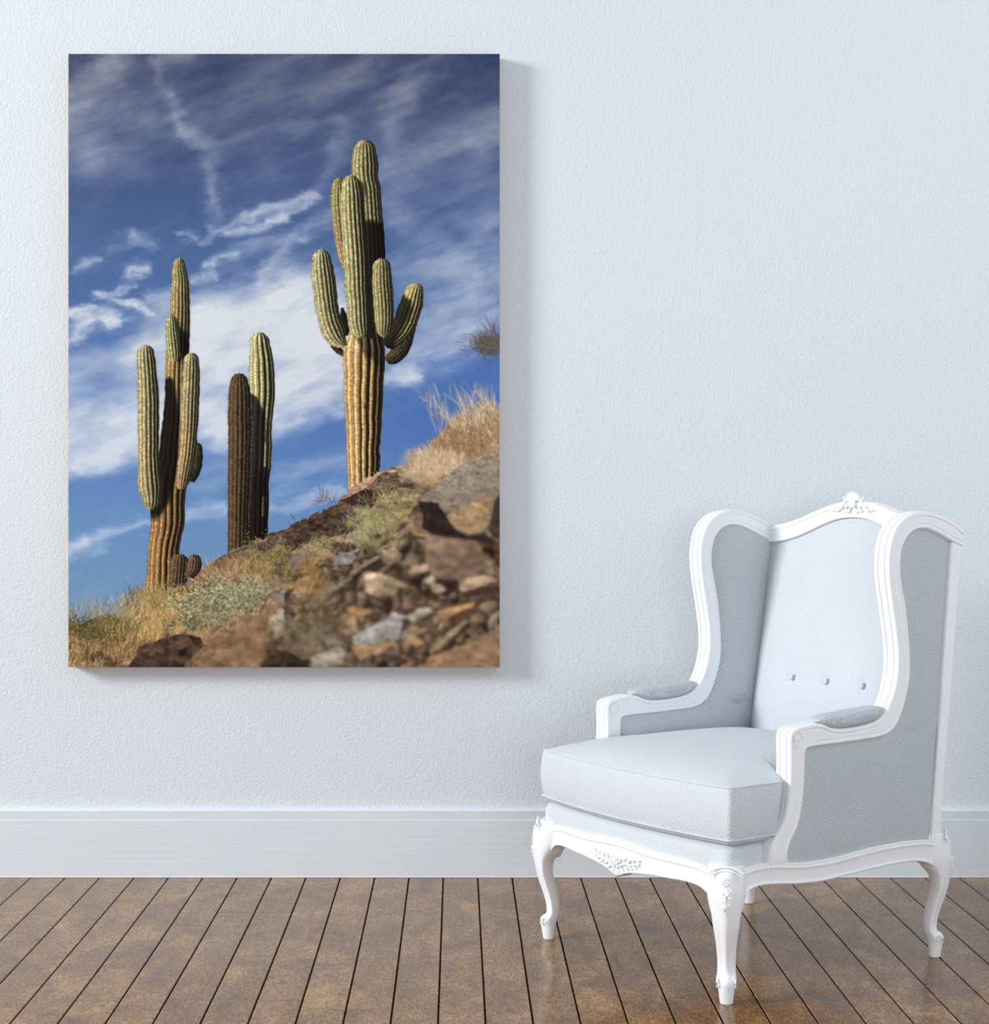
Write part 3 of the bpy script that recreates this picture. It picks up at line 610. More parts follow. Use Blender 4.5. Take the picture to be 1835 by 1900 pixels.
    img = strokes(img, 500, (290, 1112, 30, 14), UP + .2, .5, 16, [(150, 130, 80), (110, 96, 60), (190, 160, 100)], .6, 207)
    img = strokes(img, 480, (410, 1080, 50, 26), UP + .6, .4, 18, [(180, 150, 104), (140, 110, 76), (110, 86, 62), (200, 176, 130)], .5, 208)
    img = strokes(img, 300, (455, 1058, 50, 20), UP + .3, .5, 13, STR, .4, 209)
    _b = img.copy()
    img = limb(img, [(333, 1027, 0), (333, 1034, 13), (332, 1045, 18), (330, 1070, 18), (328, 1100, 15)], 9, (128, 104, 74), (140, 104, 76), .5, .8, seed=30, spines=.9)
    img = limb(img, [(359, 1028, 0), (360, 1034, 11), (361, 1044, 14), (358, 1056, 13), (350, 1068, 9)], 8, (128, 98, 74), (140, 104, 76), .6, .85, seed=31, spines=.9)
    _m = (np.clip((1092 - Y) / 14, 0, 1) * np.clip((X - 312) / 4, 0, 1))[..., None]; img = img * _m + _b * (1 - _m)
    # sage bush, creosote bushes
    img = strokes(img, 3000, (400, 1122, 62, 30), UP, 1.6, 5, [(176, 172, 134), (148, 144, 108), (96, 86, 58), (66, 56, 38), (194, 190, 156)], .8, 210, wid=2)
    img = strokes(img, 1000, (440, 1095, 50, 22), UP, 1.6, 5, [(170, 172, 136), (128, 126, 92), (84, 76, 54), (190, 186, 150)], .7, 211, wid=2)
    img = strokes(img, 500, (350, 1160, 34, 12), UP, 1.6, 5, [(164, 160, 124), (106, 98, 68), (74, 62, 42)], .7, 212, wid=2)
    img = strokes(img, 1900, (502, 1042, 40, 32), UP, .9, 7, [(158, 144, 76), (178, 162, 92), (110, 96, 56), (72, 60, 38), (140, 114, 76)], .7, 213)
    img = strokes(img, 350, (590, 1016, 20, 20), UP, .9, 6, [(150, 146, 96), (190, 184, 128), (80, 72, 44)], .8, 214)
    img = strokes(img, 800, (570, 1070, 34, 36), UP, .7, 14, [(190, 150, 96), (150, 112, 66), (110, 84, 54)], .5, 215)
    img = strokes(img, 1500, (712, 965, 46, 46), UP + .2, .8, 9, [(168, 160, 108), (196, 190, 132), (120, 108, 70), (92, 78, 52)], .6, 216)
    img = strokes(img, 600, (672, 990, 34, 28), UP, .9, 8, [(170, 164, 112), (120, 108, 74), (196, 188, 140)], .5, 217)
    img = strokes(img, 26, (608, 930, 20, 8), UP + .6, .7, 20, [(120, 84, 78), (96, 70, 64)], .55, 218); img = strokes(img, 18, (545, 965, 10, 7), UP, .7, 10, [(70, 66, 40)], .7, 219)
    img = strokes(img, 1300, (560, 1170, 60, 40), UP, 1.2, 8, [(140, 128, 92), (104, 90, 62), (168, 156, 118), (78, 62, 44)], .5, 220)
    img = strokes(img, 700, (470, 1200, 80, 32), UP, .9, 12, [(160, 128, 90), (120, 92, 64), (84, 64, 46)], .45, 221)
    for pts, c in (((C6((690, 500), (700, 500)), (170, 176, 110))), ((C6((550, 600), (560, 600)), (170, 172, 100))), ((C6((700, 590), (720, 600)), (176, 178, 116)))):
        img = mixc(img, c, stroke_mask(pts, 7, .7))
    img = rock(img, C5((490, 1840), (560, 1740), (600, 1650), (740, 1600), (900, 1550), (1000, 1535), (1120, 1575), (1150, 1640), (1080, 1700), (960, 1840)), (76, 56, 44), 4, 119, 1.3, .4)
    img = rock(img, C5((1020, 1560), (1110, 1570), (1140, 1610), (1080, 1640)), (34, 24, 20), 2, 120); img = rock(img, C5((930, 1680), (1010, 1660), (990, 1720), (940, 1720)), (28, 20, 16), 2, 121)
    img = strokes(img, 500, (430, 1215, 70, 24), UP, .7, 14, [(170, 140, 104), (134, 104, 74), (100, 76, 54)], .5, 240)
    # far twiggy shrub at the right edge
    img = strokes(img, 420, (912, 642, 34, 20), UP + .5, 1.1, 14, [(70, 62, 60), (96, 84, 74), (110, 98, 80)], .5, 230)
    img = strokes(img, 160, (900, 640, 28, 14), UP + .9, .9, 12, [(84, 74, 68), (110, 96, 80)], .5, 231)
    img = strokes(img, 14, (915, 612, 10, 8), UP + .4, .4, 20, [(104, 76, 70)], .7, 232)
    # straw-coloured shrub
    sh = strokes(img.copy(), 3600, (905, 835, 84, 78, 1), UP + .25, .45, 17, [(200, 172, 134), (168, 138, 98), (128, 98, 66), (214, 194, 160)], .5, 233, wid=2)
    sh = strokes(sh, 1500, (850, 850, 62, 40, 1), UP + .35, .5, 15, [(200, 172, 136), (166, 134, 98), (120, 92, 64)], .45, 236, wid=2)
    sh = strokes(sh, 900, (885, 835, 80, 50, 1), UP + .3, .5, 12, [(110, 84, 56), (134, 104, 72)], .4, 237)
    sh = strokes(sh, 900, (800, 862, 62, 24, 1), UP + .3, .5, 16, [(206, 182, 150), (186, 156, 118)], .4, 234, wid=2)
    sh = strokes(sh, 260, (870, 765, 60, 26), UP + .35, .3, 34, [(210, 190, 170), (190, 160, 130)], .38, 235, wid=2)
    shm = (np.clip((X - 735) / 30, 0, 1) * np.clip((Y - 700) / 12, 0, 1))[..., None]; img = gauss(sh, .9) * shm + img * (1 - shm)
    bm = poly(C6((1850, -20), (1600, 40), (1500, 100), (1420, 160), (1330, 250), (1200, 340), (1140, 400), (1200, 420), (1400, 640), (1850, 700)), 2, 111)[..., None]
    img = img * (1 - bm) + gd * bm
    # depth of field of the photograph: lower right out of focus
    foc = np.clip(((Y - 985) + (X - 560) * .55) / 190, 0, 1) * hm
    foc = gauss(np.clip(foc, 0, 1), 14)
    b1 = gauss(img, 1.3); b2 = gauss(img, 2.8)
    w1 = np.clip(foc * 2.2, 0, 1)[..., None]; w2 = np.clip(foc * 2 - .9, 0, 1)[..., None]
    img = img * (1 - w1) + b1 * w1; img = img * (1 - w2) + b2 * w2
    img = gauss(img, .45)
    return np.clip(img, 0, 255)

# ---------------- armchair ----------------
SHIFT = .323
chair = bpy.data.objects.new('armchair', None); COL.objects.link(chair)
chair.location = (.38746 + .83334 * SHIFT, 3.74461 + .55276 * SHIFT, 0); chair.rotation_euler = (0, 0, math.atan2(-.83334, .55276))
chair['label'] = 'white carved wooden wing armchair with pale grey woven upholstery on the brown wood floor'
chair['category'] = 'armchair'
def L(s, t, z): return (s, t - SHIFT, z)
WA =  [(0.1043, 0.2841), (0.1037, 0.2962), (0.1043, 0.3089), (0.1076, 0.3214), (0.1165, 0.3308), (0.1275, 0.3408), (0.1381, 0.35), (0.146, 0.3628), (0.1549, 0.3861), (0.1593, 0.41), (0.1616, 0.434), (0.1631, 0.4581), (0.164, 0.4824), (0.164, 0.5034), (0.1636, 0.5229), (0.1627, 0.5391), (0.164, 0.5504), (0.1694, 0.558), (0.1829, 0.5619), (0.201, 0.5638), (0.2214, 0.5662), (0.2397, 0.5679), (0.2581, 0.5666), (0.2708, 0.5605), (0.2835, 0.5543), (0.3045, 0.5507), (0.3374, 0.5499), (0.373, 0.5512), (0.4066, 0.5547), (0.4283, 0.5593), (0.4441, 0.5658), (0.4551, 0.5752), (0.4637, 0.5864), (0.4723, 0.5994), (0.4784, 0.6109), (0.4839, 0.6242), (0.4923, 0.6501), (0.496, 0.6773), (0.4958, 0.7033), (0.4929, 0.7293), (0.4881, 0.7583), (0.4822, 0.7874), (0.4766, 0.8163), (0.4687, 0.8551), (0.4646, 0.8839), (0.4641, 0.9126), (0.4679, 0.9412), (0.475, 0.9655), (0.4871, 0.9855), (0.5038, 0.9998), (0.5249, 1.0126), (0.5503, 1.02), (0.5781, 1.0225), (0.6083, 1.0202), (0.6409, 1.0115), (0.6695, 1.0015), (0.6916, 0.9912), (0.7071, 0.9826), (0.7183, 0.9758)]
WB =  [(0.1598, 0.2774), (0.1557, 0.29), (0.1564, 0.2996), (0.1598, 0.3122), (0.1658, 0.3244), (0.1754, 0.3355), (0.1822, 0.3452), (0.1892, 0.3582), (0.1969, 0.3818), (0.2014, 0.4058), (0.2046, 0.4299), (0.2066, 0.4541), (0.2075, 0.4785), (0.2078, 0.4981), (0.2084, 0.5086), (0.2105, 0.5133), (0.2137, 0.5158), (0.2191, 0.5172), (0.226, 0.5176), (0.2351, 0.518), (0.2466, 0.5182), (0.2546, 0.5184), (0.265, 0.5183), (0.2766, 0.5184), (0.2905, 0.5186), (0.3092, 0.5186), (0.3397, 0.5189), (0.3801, 0.5202), (0.4162, 0.5207), (0.4429, 0.5225), (0.4637, 0.5263), (0.4809, 0.5343), (0.4957, 0.5485), (0.5081, 0.568), (0.5181, 0.5929), (0.5327, 0.6275), (0.5359, 0.6505), (0.5369, 0.6751), (0.5359, 0.7012), (0.5338, 0.7274), (0.5302, 0.758), (0.5255, 0.7871), (0.5217, 0.8162), (0.5091, 0.8524), (0.5042, 0.88), (0.5032, 0.906), (0.507, 0.9319), (0.5147, 0.9505), (0.5259, 0.9641), (0.5386, 0.9741), (0.5525, 0.9798), (0.5674, 0.9822), (0.5824, 0.9827), (0.5975, 0.9808), (0.6148, 0.9765), (0.6344, 0.9694), (0.6563, 0.961), (0.6772, 0.9504), (0.7116, 0.9387)]
RU =  [(0.0123, 0.2825), (0.0262, 0.2752), (0.0402, 0.2798), (0.0553, 0.2828), (0.0814, 0.2836), (0.0989, 0.2845), (0.1187, 0.2831), (0.1408, 0.2802), (0.1598, 0.2774), (0.1721, 0.2756), (0.2082, 0.2708), (0.2539, 0.2702), (0.2968, 0.2713), (0.3027, 0.2708), (0.3646, 0.2766), (0.4276, 0.2811), (0.4919, 0.2832), (0.5575, 0.2812), (0.6019, 0.2768), (0.6333, 0.2711), (0.6514, 0.2478)]
RL =  [(0.0123, 0.2279), (0.0402, 0.2259), (0.0499, 0.2333), (0.0639, 0.2371), (0.0814, 0.2381), (0.0989, 0.2377), (0.1187, 0.2359), (0.1408, 0.2334), (0.1586, 0.2311), (0.1743, 0.2291), (0.2082, 0.2264), (0.2516, 0.2245), (0.2909, 0.224), (0.3108, 0.2278), (0.3729, 0.2297), (0.4319, 0.2325), (0.4919, 0.235), (0.5443, 0.2341), (0.5796, 0.2298), (0.6019, 0.2217), (0.6243, 0.1993)]
PI =  [(0.6783, 0.9496), (0.6739, 0.9083), (0.665, 0.8198), (0.6628, 0.7951), (0.6563, 0.7363), (0.6508, 0.6776), (0.6442, 0.6044), (0.6387, 0.5458), (0.6288, 0.4631), (0.6198, 0.3728), (0.6099, 0.2738)]
PO =  [(0.7116, 0.9402), (0.7071, 0.9076), (0.6971, 0.8188), (0.6927, 0.794), (0.6871, 0.7349), (0.6816, 0.676), (0.6739, 0.6024), (0.6672, 0.5438), (0.655, 0.4608), (0.6469, 0.3701), (0.6378, 0.2752)]
# moulded section between an outer edge A and an inner edge B: (edge, distance inwards, offset through the thickness)
def section(T, A_in=0., flat=False):
    o = [('A', 0, T - .0045), ('A', .0012, T - .0012), ('A', .003, T), ('A', .0085, T), ('A', .0100, T - .0012), ('A', .0108, T - .0026), ('A', .0130, T - .0026), ('A', .0145, T - .0010),
         ('B', .0125, T - .0010), ('B', .0110, T - .0028), ('B', .0095, T - .0028), ('B', .0080, T - .0012), ('B', .0035, T - .0006), ('B', .0012, T - .0022), ('B', 0, T - .0055)]
    i = [(e, d, -h) for e, d, h in o[::-1]]
    front = [('A', 0, -T + .0045 + .004), ('A', .0000, -.0115), ('A', .0040, -.0105), ('A', .0040, -.0088), ('A', .0002, -.0078), ('A', -.0010, 0), ('A', .0002, .0078), ('A', .0040, .0088), ('A', .0040, .0105), ('A', 0, .0115), ('A', 0, T - .0085)]
    return o + i + front
def plain_section(T): return [('A', 0, T - .003), ('A', .003, T), ('B', .003, T), ('B', 0, T - .003), ('B', 0, -T + .003), ('B', .003, -T), ('A', .003, -T), ('A', 0, -T + .003)]
def rail_section(T):
    o = [('A', 0, T - .006), ('A', .001, T - .0025), ('A', .003, T - .0008), ('A', .0055, T - .0018), ('A', .0075, T - .0002), ('A', .0105, T), ('A', .013, T - .0015), ('A', .0138, T - .0038), ('A', .0155, T - .0042),
         ('B', .0075, T - .0040), ('B', .0062, T - .0022), ('B', .004, T - .0008), ('B', .0015, T - .0018), ('B', 0, T - .005)]
    return o + [('B', 0, -T + .002), ('A', 0, -T + .002)]
def ribbon(name, A, B, sec, place, mat, parent, caps=True, smooth=38, uv=None, sub=()):
    A = np.array(A); B = np.array(B); D = B - A; Ln = np.maximum(np.linalg.norm(D, axis=1, keepdims=True), 1e-5); D = D / Ln
    v, f = [], []; n = len(sec)
    for i in range(len(A)):
        w = Ln[i, 0]; sc = min(1.0, w / .030)
        for e, d, h in sec:
            p = A[i] + D[i] * d * sc if e == 'A' else B[i] - D[i] * d * sc
            v.append(place(p[0], p[1], h))
    for i in range(len(A) - 1):
        for j in range(n):
            k = (j + 1) % n; f.append([i * n + j, i * n + k, (i + 1) * n + k, (i + 1) * n + j])
    if caps: f += [list(range(n))[::-1], list(range((len(A) - 1) * n, len(A) * n))]
    return mk(name, v, f, mat, parent, smooth, uv)
def blob(v, f, c, ax, ay, az, seg=8, rings=5):
    """rounded lump with three half-axes given as vectors"""
    c, ax, ay, az = map(Vector, (c, ax, ay, az)); b = len(v)
    v.append(tuple(c + az))
    for i in range(1, rings):
        th = math.pi * i / rings
        for j in range(seg):
            ph = 2 * math.pi * j / seg
            v.append(tuple(c + ax * math.sin(th) * math.cos(ph) + ay * math.sin(th) * math.sin(ph) + az * math.cos(th)))
    v.append(tuple(c - az)); e = len(v) - 1
    for j in range(seg):
        f.append([b, b + 1 + j, b + 1 + (j + 1) % seg]); f.append([e, e - seg + (j + 1) % seg, e - seg + j])
    for i in range(rings - 2):
        for j in range(seg):
            p = b + 1 + i * seg; f.append([p + j, p + (j + 1) % seg, p + seg + (j + 1) % seg, p + seg + j])
def tube(v, f, pts, rads, seg=10, closed=False):
    P = [Vector(p) for p in pts]; n = len(P); b = len(v); up = Vector((0, 0, 1))
    for i in range(n):
        a = P[(i + 1) % n] if (closed or i < n - 1) else P[i]; c = P[i - 1] if (closed or i > 0) else P[i]
        d = (a - c).normalized(); x = d.cross(up)
        if x.length < .2: x = d.cross(Vector((1, 0, 0)))
        x.normalize(); y = x.cross(d); r = rads[i] if hasattr(rads, '__len__') else rads
        for j in range(seg):
            an = 2 * math.pi * j / seg; v.append(tuple(P[i] + x * math.cos(an) * r + y * math.sin(an) * r))
    for i in range(n if closed else n - 1):
        k = (i + 1) % n
        for j in range(seg): f.append([b + i * seg + j, b + i * seg + (j + 1) % seg, b + k * seg + (j + 1) % seg, b + k * seg + j])
    if not closed: f.append([b + j for j in range(seg)][::-1]); f.append([b + (n - 1) * seg + j for j in range(seg)])

# --- cabriole legs ---
LZ = [.287, .270, .246, .2235, .205, .188, .163, .136, .110, .085, .066, .0585, .053, .047, .040, .034, .024, .015, .006, .0015, 0]
LO = [.024, .0315, .036, .0385, .0375, .035, .0303, .0227, .0133, .0062, .0045, .0085, .0165, .0199, .0198, .0185, .0165, .0150, .0135, .0125, .0110]
LI = [-.050, -.052, -.050, -.042, -.0280, -.0140, -.0100, -.0160, -.0220, -.0262, -.0258, -.0244, -.0230, -.0210, -.0185, -.0165, -.0150, -.0138, -.0128, -.0120, -.0105]
LW = [.074, .078, .080, .079, .0715, .0610, .0545, .0463, .0410, .0382, .0385, .0400, .0420, .0415, .0375, .0345, .0320, .0300, .0280, .0265, .0230]
def leg(cs, ct, ds, dt, label=None):
    d = Vector((ds, dt, 0)).normalized(); e = Vector((-d.y, d.x, 0))
    Z = np.linspace(0, 1, 61); zz = np.interp(Z, np.linspace(0, 1, len(LZ)), LZ)
    o_ = spline(np.stack([LZ, LO, LI, LW], 1), 3, 0); v, f = [], []
    for z, ro, ri, w in o_:
        k = max(.25, (ro - ri) / .045)
        pw = float(np.interp(z, [0, .02, .045, .08, .16, .205, .24, .29], [2.2, 2.1, 1.7, 1.32, 1.36, 1.55, 1.9, 1.9]))
        mid = (ro + ri) / 2; hd = (ro - ri) / 2; full = []
        for a_ in range(40):
            th = 2 * math.pi * a_ / 40; cc, ss = math.cos(th), math.sin(th)
            q = math.copysign(abs(ss) ** (2 / pw), ss) / 2; r = mid + hd * math.copysign(abs(cc) ** (2 / pw), cc)
            g = .0016 if (abs(ss) > .55 and abs(ss) < .75 and cc > 0) and z > .05 else 0.
            full.append((r - g, q - math.copysign(g / w * .6, q) if g else q))
        for r, q in full:
            p = Vector((cs, ct, 0)) + d * r + e * (q * w); v.append(L(p.x, p.y, z))
    n = 40
    for i in range(len(o_) - 1):
        for j in range(n): k = (j + 1) % n; f.append([i * n + j, i * n + k, (i + 1) * n + k, (i + 1) * n + j])
    f += [list(range(n)), list(range((len(o_) - 1) * n, len(o_) * n))[::-1]]
    # scroll curl above the foot
    for sg in (1, -1):
        c = Vector((cs, ct, 0)) + d * .0085 + e * (sg * .0185)
        pts = []
        for a in range(0, 11):
            an = math.radians(-60 + a * 36); r = .0095 - a * .0007
            q = c + d * (math.cos(an) * r); pts.append(L(q.x, q.y, .0455 + math.sin(an) * r))
        tube(v, f, pts, [.0022] * 9 + [.0016, .0008], 6)
    # bracket lines rising round the knee
    lg = mk('leg', v, f, M_WOOD, chair, 42)
    # carved flower and stem on the knee
    v, f = [], []
    def on(q, z, lift=.0008):
        ro = float(np.interp(z, LZ[::-1], LO[::-1])); p = Vector((cs, ct, 0)) + d * (ro + lift - abs(q) * .10) + e * q; return L(p.x, p.y, z)
    dd = Vector((d.x, d.y, 0)); ee = Vector((e.x, e.y, 0)); zz_ = Vector((0, 0, 1))
    for i in range(7):
        an = i * 2 * math.pi / 7; q = math.cos(an) * .0062; z = .259 + math.sin(an) * .0066
        blob(v, f, on(q, z), (ee * math.cos(an) + zz_ * math.sin(an)) * .0042, (zz_ * math.cos(an) - ee * math.sin(an)) * .0022, dd * .0024, 8, 4)
    blob(v, f, on(0, .259), ee * .0024, zz_ * .0024, dd * .003, 8, 4)
    stem = [(-.002, .250), (.003, .243), (.006, .236), (.001, .229), (-.001, .222), (.0, .214), (.001, .206), (-.002, .199)]
    tube(v, f, [on(q, z, .0006) for q, z in stem], [.0014, .002, .0022, .0020, .0022, .0026, .0030, .0022], 7)
    for q, z, a in ((.009, .240, .8), (-.006, .236, 2.4), (.008, .227, .4), (-.006, .220, 2.6), (.006, .212, .6), (-.004, .206, 2.2), (.000, .196, 1.5)):
        blob(v, f, on(q, z), (ee * math.cos(a) + zz_ * math.sin(a)) * .0048, (zz_ * math.cos(a) - ee * math.sin(a)) * .0018, dd * .0018, 8, 4)
    mk('knee_carving', v, f, M_WOOD, lg, 50)
    # shell-shaped top moulding of the corner block
    v, f = [], []
    for rr, zo, th in ((0, 0, .0032), (.0, -.0075, .0017)):
        pts = []
        for i in range(17):
            u = -1 + i / 8; q = u * .0345; z = .2885 + zo - .0125 * abs(u) ** 2.2; ro = float(np.interp(z, LZ[::-1], LO[::-1]))
            p = Vector((cs, ct, 0)) + d * (ro - .0065 * u * u + .0004) + e * q; pts.append(L(p.x, p.y, z))
        tube(v, f, pts, th, 8)
    mk('top_moulding', v, f, M_WOOD, lg, 50)
    return lg
leg(.309, .002, 1, -1); leg(-.309, .002, -1, -1); leg(.306, .646, 1, 1); leg(-.306, .646, -1, 1)

# --- side frames: arm post, arm and wing in one sweep; rail, back post, panels, pad ---
TS = .023; SC = .310
RU = [(.004, .2805), (.009, .2815), (.0125, .2815)] + RU[1:] + [(.6560, .238)]
RL = [(.0240, .2030), (.0290, .2085), (.0340, .2150)] + RL[1:-1] + [(.6200, .2110), (.6330, .2040)]
WA = [(.1000, .2540), (.1020, .2680)] + WA; WB = [(.1700, .2500), (.1640, .2640)] + WB
wa = spline(WA, 3, 1); wb = spline(WB, 3, 1); ru = spline(RU, 3, 1); rl = spline(RL, 3, 1); pi_ = spline(PI, 2, 1); po = spline(PO, 2, 1)
def side_panel(name, face_s, bulge, sg, inner):
    """padded cloth inside the frame opening: a lower patch under the arm and an upper one inside the wing, domed by distance from the outline"""
    back = [(p[0] + .012, p[1]) for p in PO] if inner else [tuple(p) for p in PI]
    wing = WB[33:55]; crown = WB[54:59]
    rail_u = [p for p in RU if .155 < p[0] < .62]
    arm = WB[18:36]; post = WB[3:19]
    outline = post[:-1] + WB[18:33] + wing + crown[1:] + back + rail_u[::-1]
    O2 = np.array(outline + [outline[0]], float); A_, B_ = O2[:-1], O2[1:]; BA = B_ - A_; LL = (BA ** 2).sum(1) + 1e-9
    def dome(t, z):
        p = np.array((t, z)); u = np.clip(((p - A_) * BA).sum(1) / LL, 0, 1); d = np.sqrt((((A_ + BA * u[:, None]) - p) ** 2).sum(1)).min()
        return bulge * (1 - math.exp(-d / (.012 if inner else .016))) - .001
    zr = lambda t: float(np.interp(t, [p[0] for p in rail_u], [p[1] for p in rail_u]))
    za = lambda t: float(np.interp(t, [p[0] for p in arm], [p[1] for p in arm])) + .003
    tp = lambda z: float(np.interp(z, [p[1] for p in post], [p[0] for p in post])) - .003
    tw = lambda z: float(np.interp(z, [p[1] for p in wing], [p[0] for p in wing])) - .003
    tbk = lambda z: float(np.interp(z, [p[1] for p in back[::-1]], [p[0] for p in back[::-1]]))
    zc = back[0][1]
    cr = crown + [back[0]]
    tcr = lambda z: float(np.interp(z, [p[1] for p in cr[::-1]], [p[0] for p in cr[::-1]]))
    v, f = [], []
    ez = lambda u: .5 - .5 * math.cos(math.pi * u)
    NI, NJ = 70, 44
    zs = .5263
    for j in range(NJ + 1):                       # lower patch
        for i in range(NI + 1):
            u = i / NI; w = ez(j / NJ)
            z0 = .275 + (zs - .275) * w; ta = tp(min(z0, .5158)); tb_ = tbk(z0)
            t = ta + (tb_ - ta) * ez(u); lo = zr(t); hi = za(t) if t < .4957 else .5515
            z = lo + (hi - lo) * w; t = max(t, tp(min(z, .5158))) if i == 0 else t
            v.append(L(sg * (face_s + dome(t, z)), t, z))
    for j in range(NJ):
        for i in range(NI): a = j * (NI + 1) + i; f.append([a, a + 1, a + NI + 2, a + NI + 1])
    o = len(v); NI2, NJ2 = 34, 70; zt = max(p[1] for p in WB)
    zt = crown[0][1]
    for j in range(NJ2 + 1):                      # upper patch
        w = j / NJ2; z = zs + (zt - zs) * (1 - (1 - w) ** 1.5)
        for i in range(NI2 + 1):
            ta = tw(z); tb_ = tbk(z) if z < zc else tcr(z); t = ta + (tb_ - ta) * ez(i / NI2)
            v.append(L(sg * (face_s + dome(t, z)), t, z))
    for j in range(NJ2):
        for i in range(NI2): a = o + j * (NI2 + 1) + i; f.append([a, a + 1, a + NI2 + 2, a + NI2 + 1])
    return mk(name, v, f, M_FAB, chair, 80, 'yz', recalc=False, weld=.0002)
for sg in (1, -1):
    pl = lambda t, z, h: L(sg * (SC + h * (1 - .30 * min(1, max(0, (.286 - z) / .030)))), t, z)
    fr = ribbon('side_frame', wa, wb, section(TS), pl, M_WOOD, chair)
    for face in (1, -1):       # turned rosette at the corner of the arm, on both faces
        v, f = [], []; c = (.1850, .5375)
        for r, th in ((.0160, .0014), (.0112, .0011)):
            tube(v, f, [L(sg * (SC + face * (TS - .0010)), c[0] + math.cos(a) * r, c[1] + math.sin(a) * r * 1.0) for a in np.linspace(0, 2 * math.pi, 29)[:-1]], th, 8, True)
        blob(v, f, L(sg * (SC + face * (TS - .0022)), *c), (0, .0100, 0), (0, 0, .0100), (.0026, 0, 0), 20, 8)
        mk('rosette', v, f, M_WOOD, fr, 50)
    rail = ribbon('side_rail', ru, rl, rail_section(TS), lambda t, z, h: L(sg * (SC - .0015 + h), t, z), M_WOOD, chair)
    ribbon('back_post', po, pi_, plain_section(.0215), lambda t, z, h: L(sg * (SC - .001 + h), t, z), M_WOOD, chair)
    side_panel('outer_side_panel', SC + .0120, .0055, sg, False)
    side_panel('inner_side_panel', -(SC - .0180), .0175, -sg, True)
    # padded arm rest
    tt = [.2490, .2520, .2580, .2700, .2850, .3050, .3300, .3600, .3900, .4200, .4400, .4520, .4590, .4630, .4650]
    top = [.5715, .5745, .5775, .5805, .5822, .5834, .5845, .5868, .5885, .5900, .5898, .5880, .5860, .5838, .5820]
    v, f = [], []; n = 20
    for i, t in enumerate(tt):
        zb = float(np.interp(t, [w[0] for w in WA[22:35]], [w[1] for w in WA[22:35]])) - .001
        zb = min(zb, top[i] - .004); zc = (top[i] + zb) / 2; hz = (top[i] - zb) / 2; u = (t - .249) / .216
        hw = .0265 * (max(0., 1 - abs(2 * u - 1) ** 3.4)) ** .5 + .003
        for j in range(n):
            a = 2 * math.pi * j / n; ca, sa = math.cos(a), math.sin(a)
            v.append(L(sg * (SC + hw * math.copysign(abs(ca) ** .75, ca)), t, zc + hz * math.copysign(abs(sa) ** .8, sa)))
    for i in range(len(tt) - 1):
        for j in range(n): k = (j + 1) % n; f.append([i * n + j, i * n + k, (i + 1) * n + k, (i + 1) * n + j])
    f += [list(range(n))[::-1], list(range((len(tt) - 1) * n, len(tt) * n))]
    mk('arm_pad', v, f, M_FAB, chair, 60, 'yx')

# --- bowed front rail with carving ---
def bow(s, te=-.012, b=.032, hs=.30): return te - b * (1 - min(1.2, (abs(s) / hs)) ** 2)
su = [0, .05, .10, .15, .20, .245, .277, .300, .316]; zu = [.2925, .2905, .2860, .2850, .2850, .2825, .2765, .270, .266]
sl = [0, .006, .015, .030, .05, .08, .12, .16, .20, .23, .25, .265, .2735, .280, .285, .293]; zl = [.2100, .2120, .2160, .2225, .2270, .2310, .2345, .2362, .2382, .2375, .2340, .2265, .2190, .2120, .2040, .195]
U, D = [], []
for u in np.linspace(-1, 1, 73):
    a = abs(u); x1 = a * .316; x2 = a * .293; sgn = 1 if u >= 0 else -1
    U.append((sgn * x1, float(np.interp(x1, su, zu)))); D.append((sgn * x2, float(np.interp(x2, sl, zl))))
def fpl(s, z, h): return L(s, bow(s) + .02 - h, z)
frail = ribbon('front_rail', U, D, rail_section(.020), fpl, M_WOOD, chair)
v, f = [], []; r_ = random.Random(3)
def fr_pt(s, z, out=0.): return L(s, bow(s) - out, z)
for sg in (1, -1):
    tube(v, f, [fr_pt(sg * s, z, .0) for s, z in ((.004, .232), (.018, .240), (.034, .246), (.05, .245), (.064, .249), (.078, .2545))], [.0030, .0028, .0026, .0023, .002, .001], 7)
    for s, z, a, l in ((.014, .249, 1.1, .008), (.022, .231, -.6, .008), (.030, .254, 1.0, .007), (.036, .237, -.4, .008), (.046, .253, .8, .007), (.050, .238, -.3, .007), (.060, .256, .7, .006), (.064, .243, -.2, .007), (.074, .249, .0, .006), (.078, .259, .7, .005), (.010, .222, -1.0, .007), (.024, .243, .4, .006), (.042, .246, .2, .006)):
        e1 = Vector((sg * math.cos(a), 0, math.sin(a))); e2 = Vector((-sg * math.sin(a), 0, math.cos(a)))
        blob(v, f, fr_pt(sg * s, z, -.0004), e1 * l, e2 * l * .42, (0, .0030, 0), 8, 5)
for i in range(8):
    an = i * math.pi / 4; c = (math.cos(an) * .0068, .246 + math.sin(an) * .0068)
    blob(v, f, fr_pt(c[0], c[1], 0), (.0046 * math.cos(an), 0, .0046 * math.sin(an)), (-.0026 * math.sin(an), 0, .0026 * math.cos(an)), (0, .0036, 0), 8, 5)
blob(v, f, fr_pt(0, .246, .001), (.003, 0, 0), (0, 0, .003), (0, .004, 0), 8, 5)
for a in (-.7, 0, .7): blob(v, f, fr_pt(math.sin(a) * .006, .2185 + .002 * abs(a), 0), (.0024 * math.cos(a), 0, .0024 * math.sin(a)), (-.0075 * math.sin(a), 0, .0075 * math.cos(a)), (0, .003, 0), 8, 5)
mk('rail_carving', v, f, M_WOOD, frail, 50)

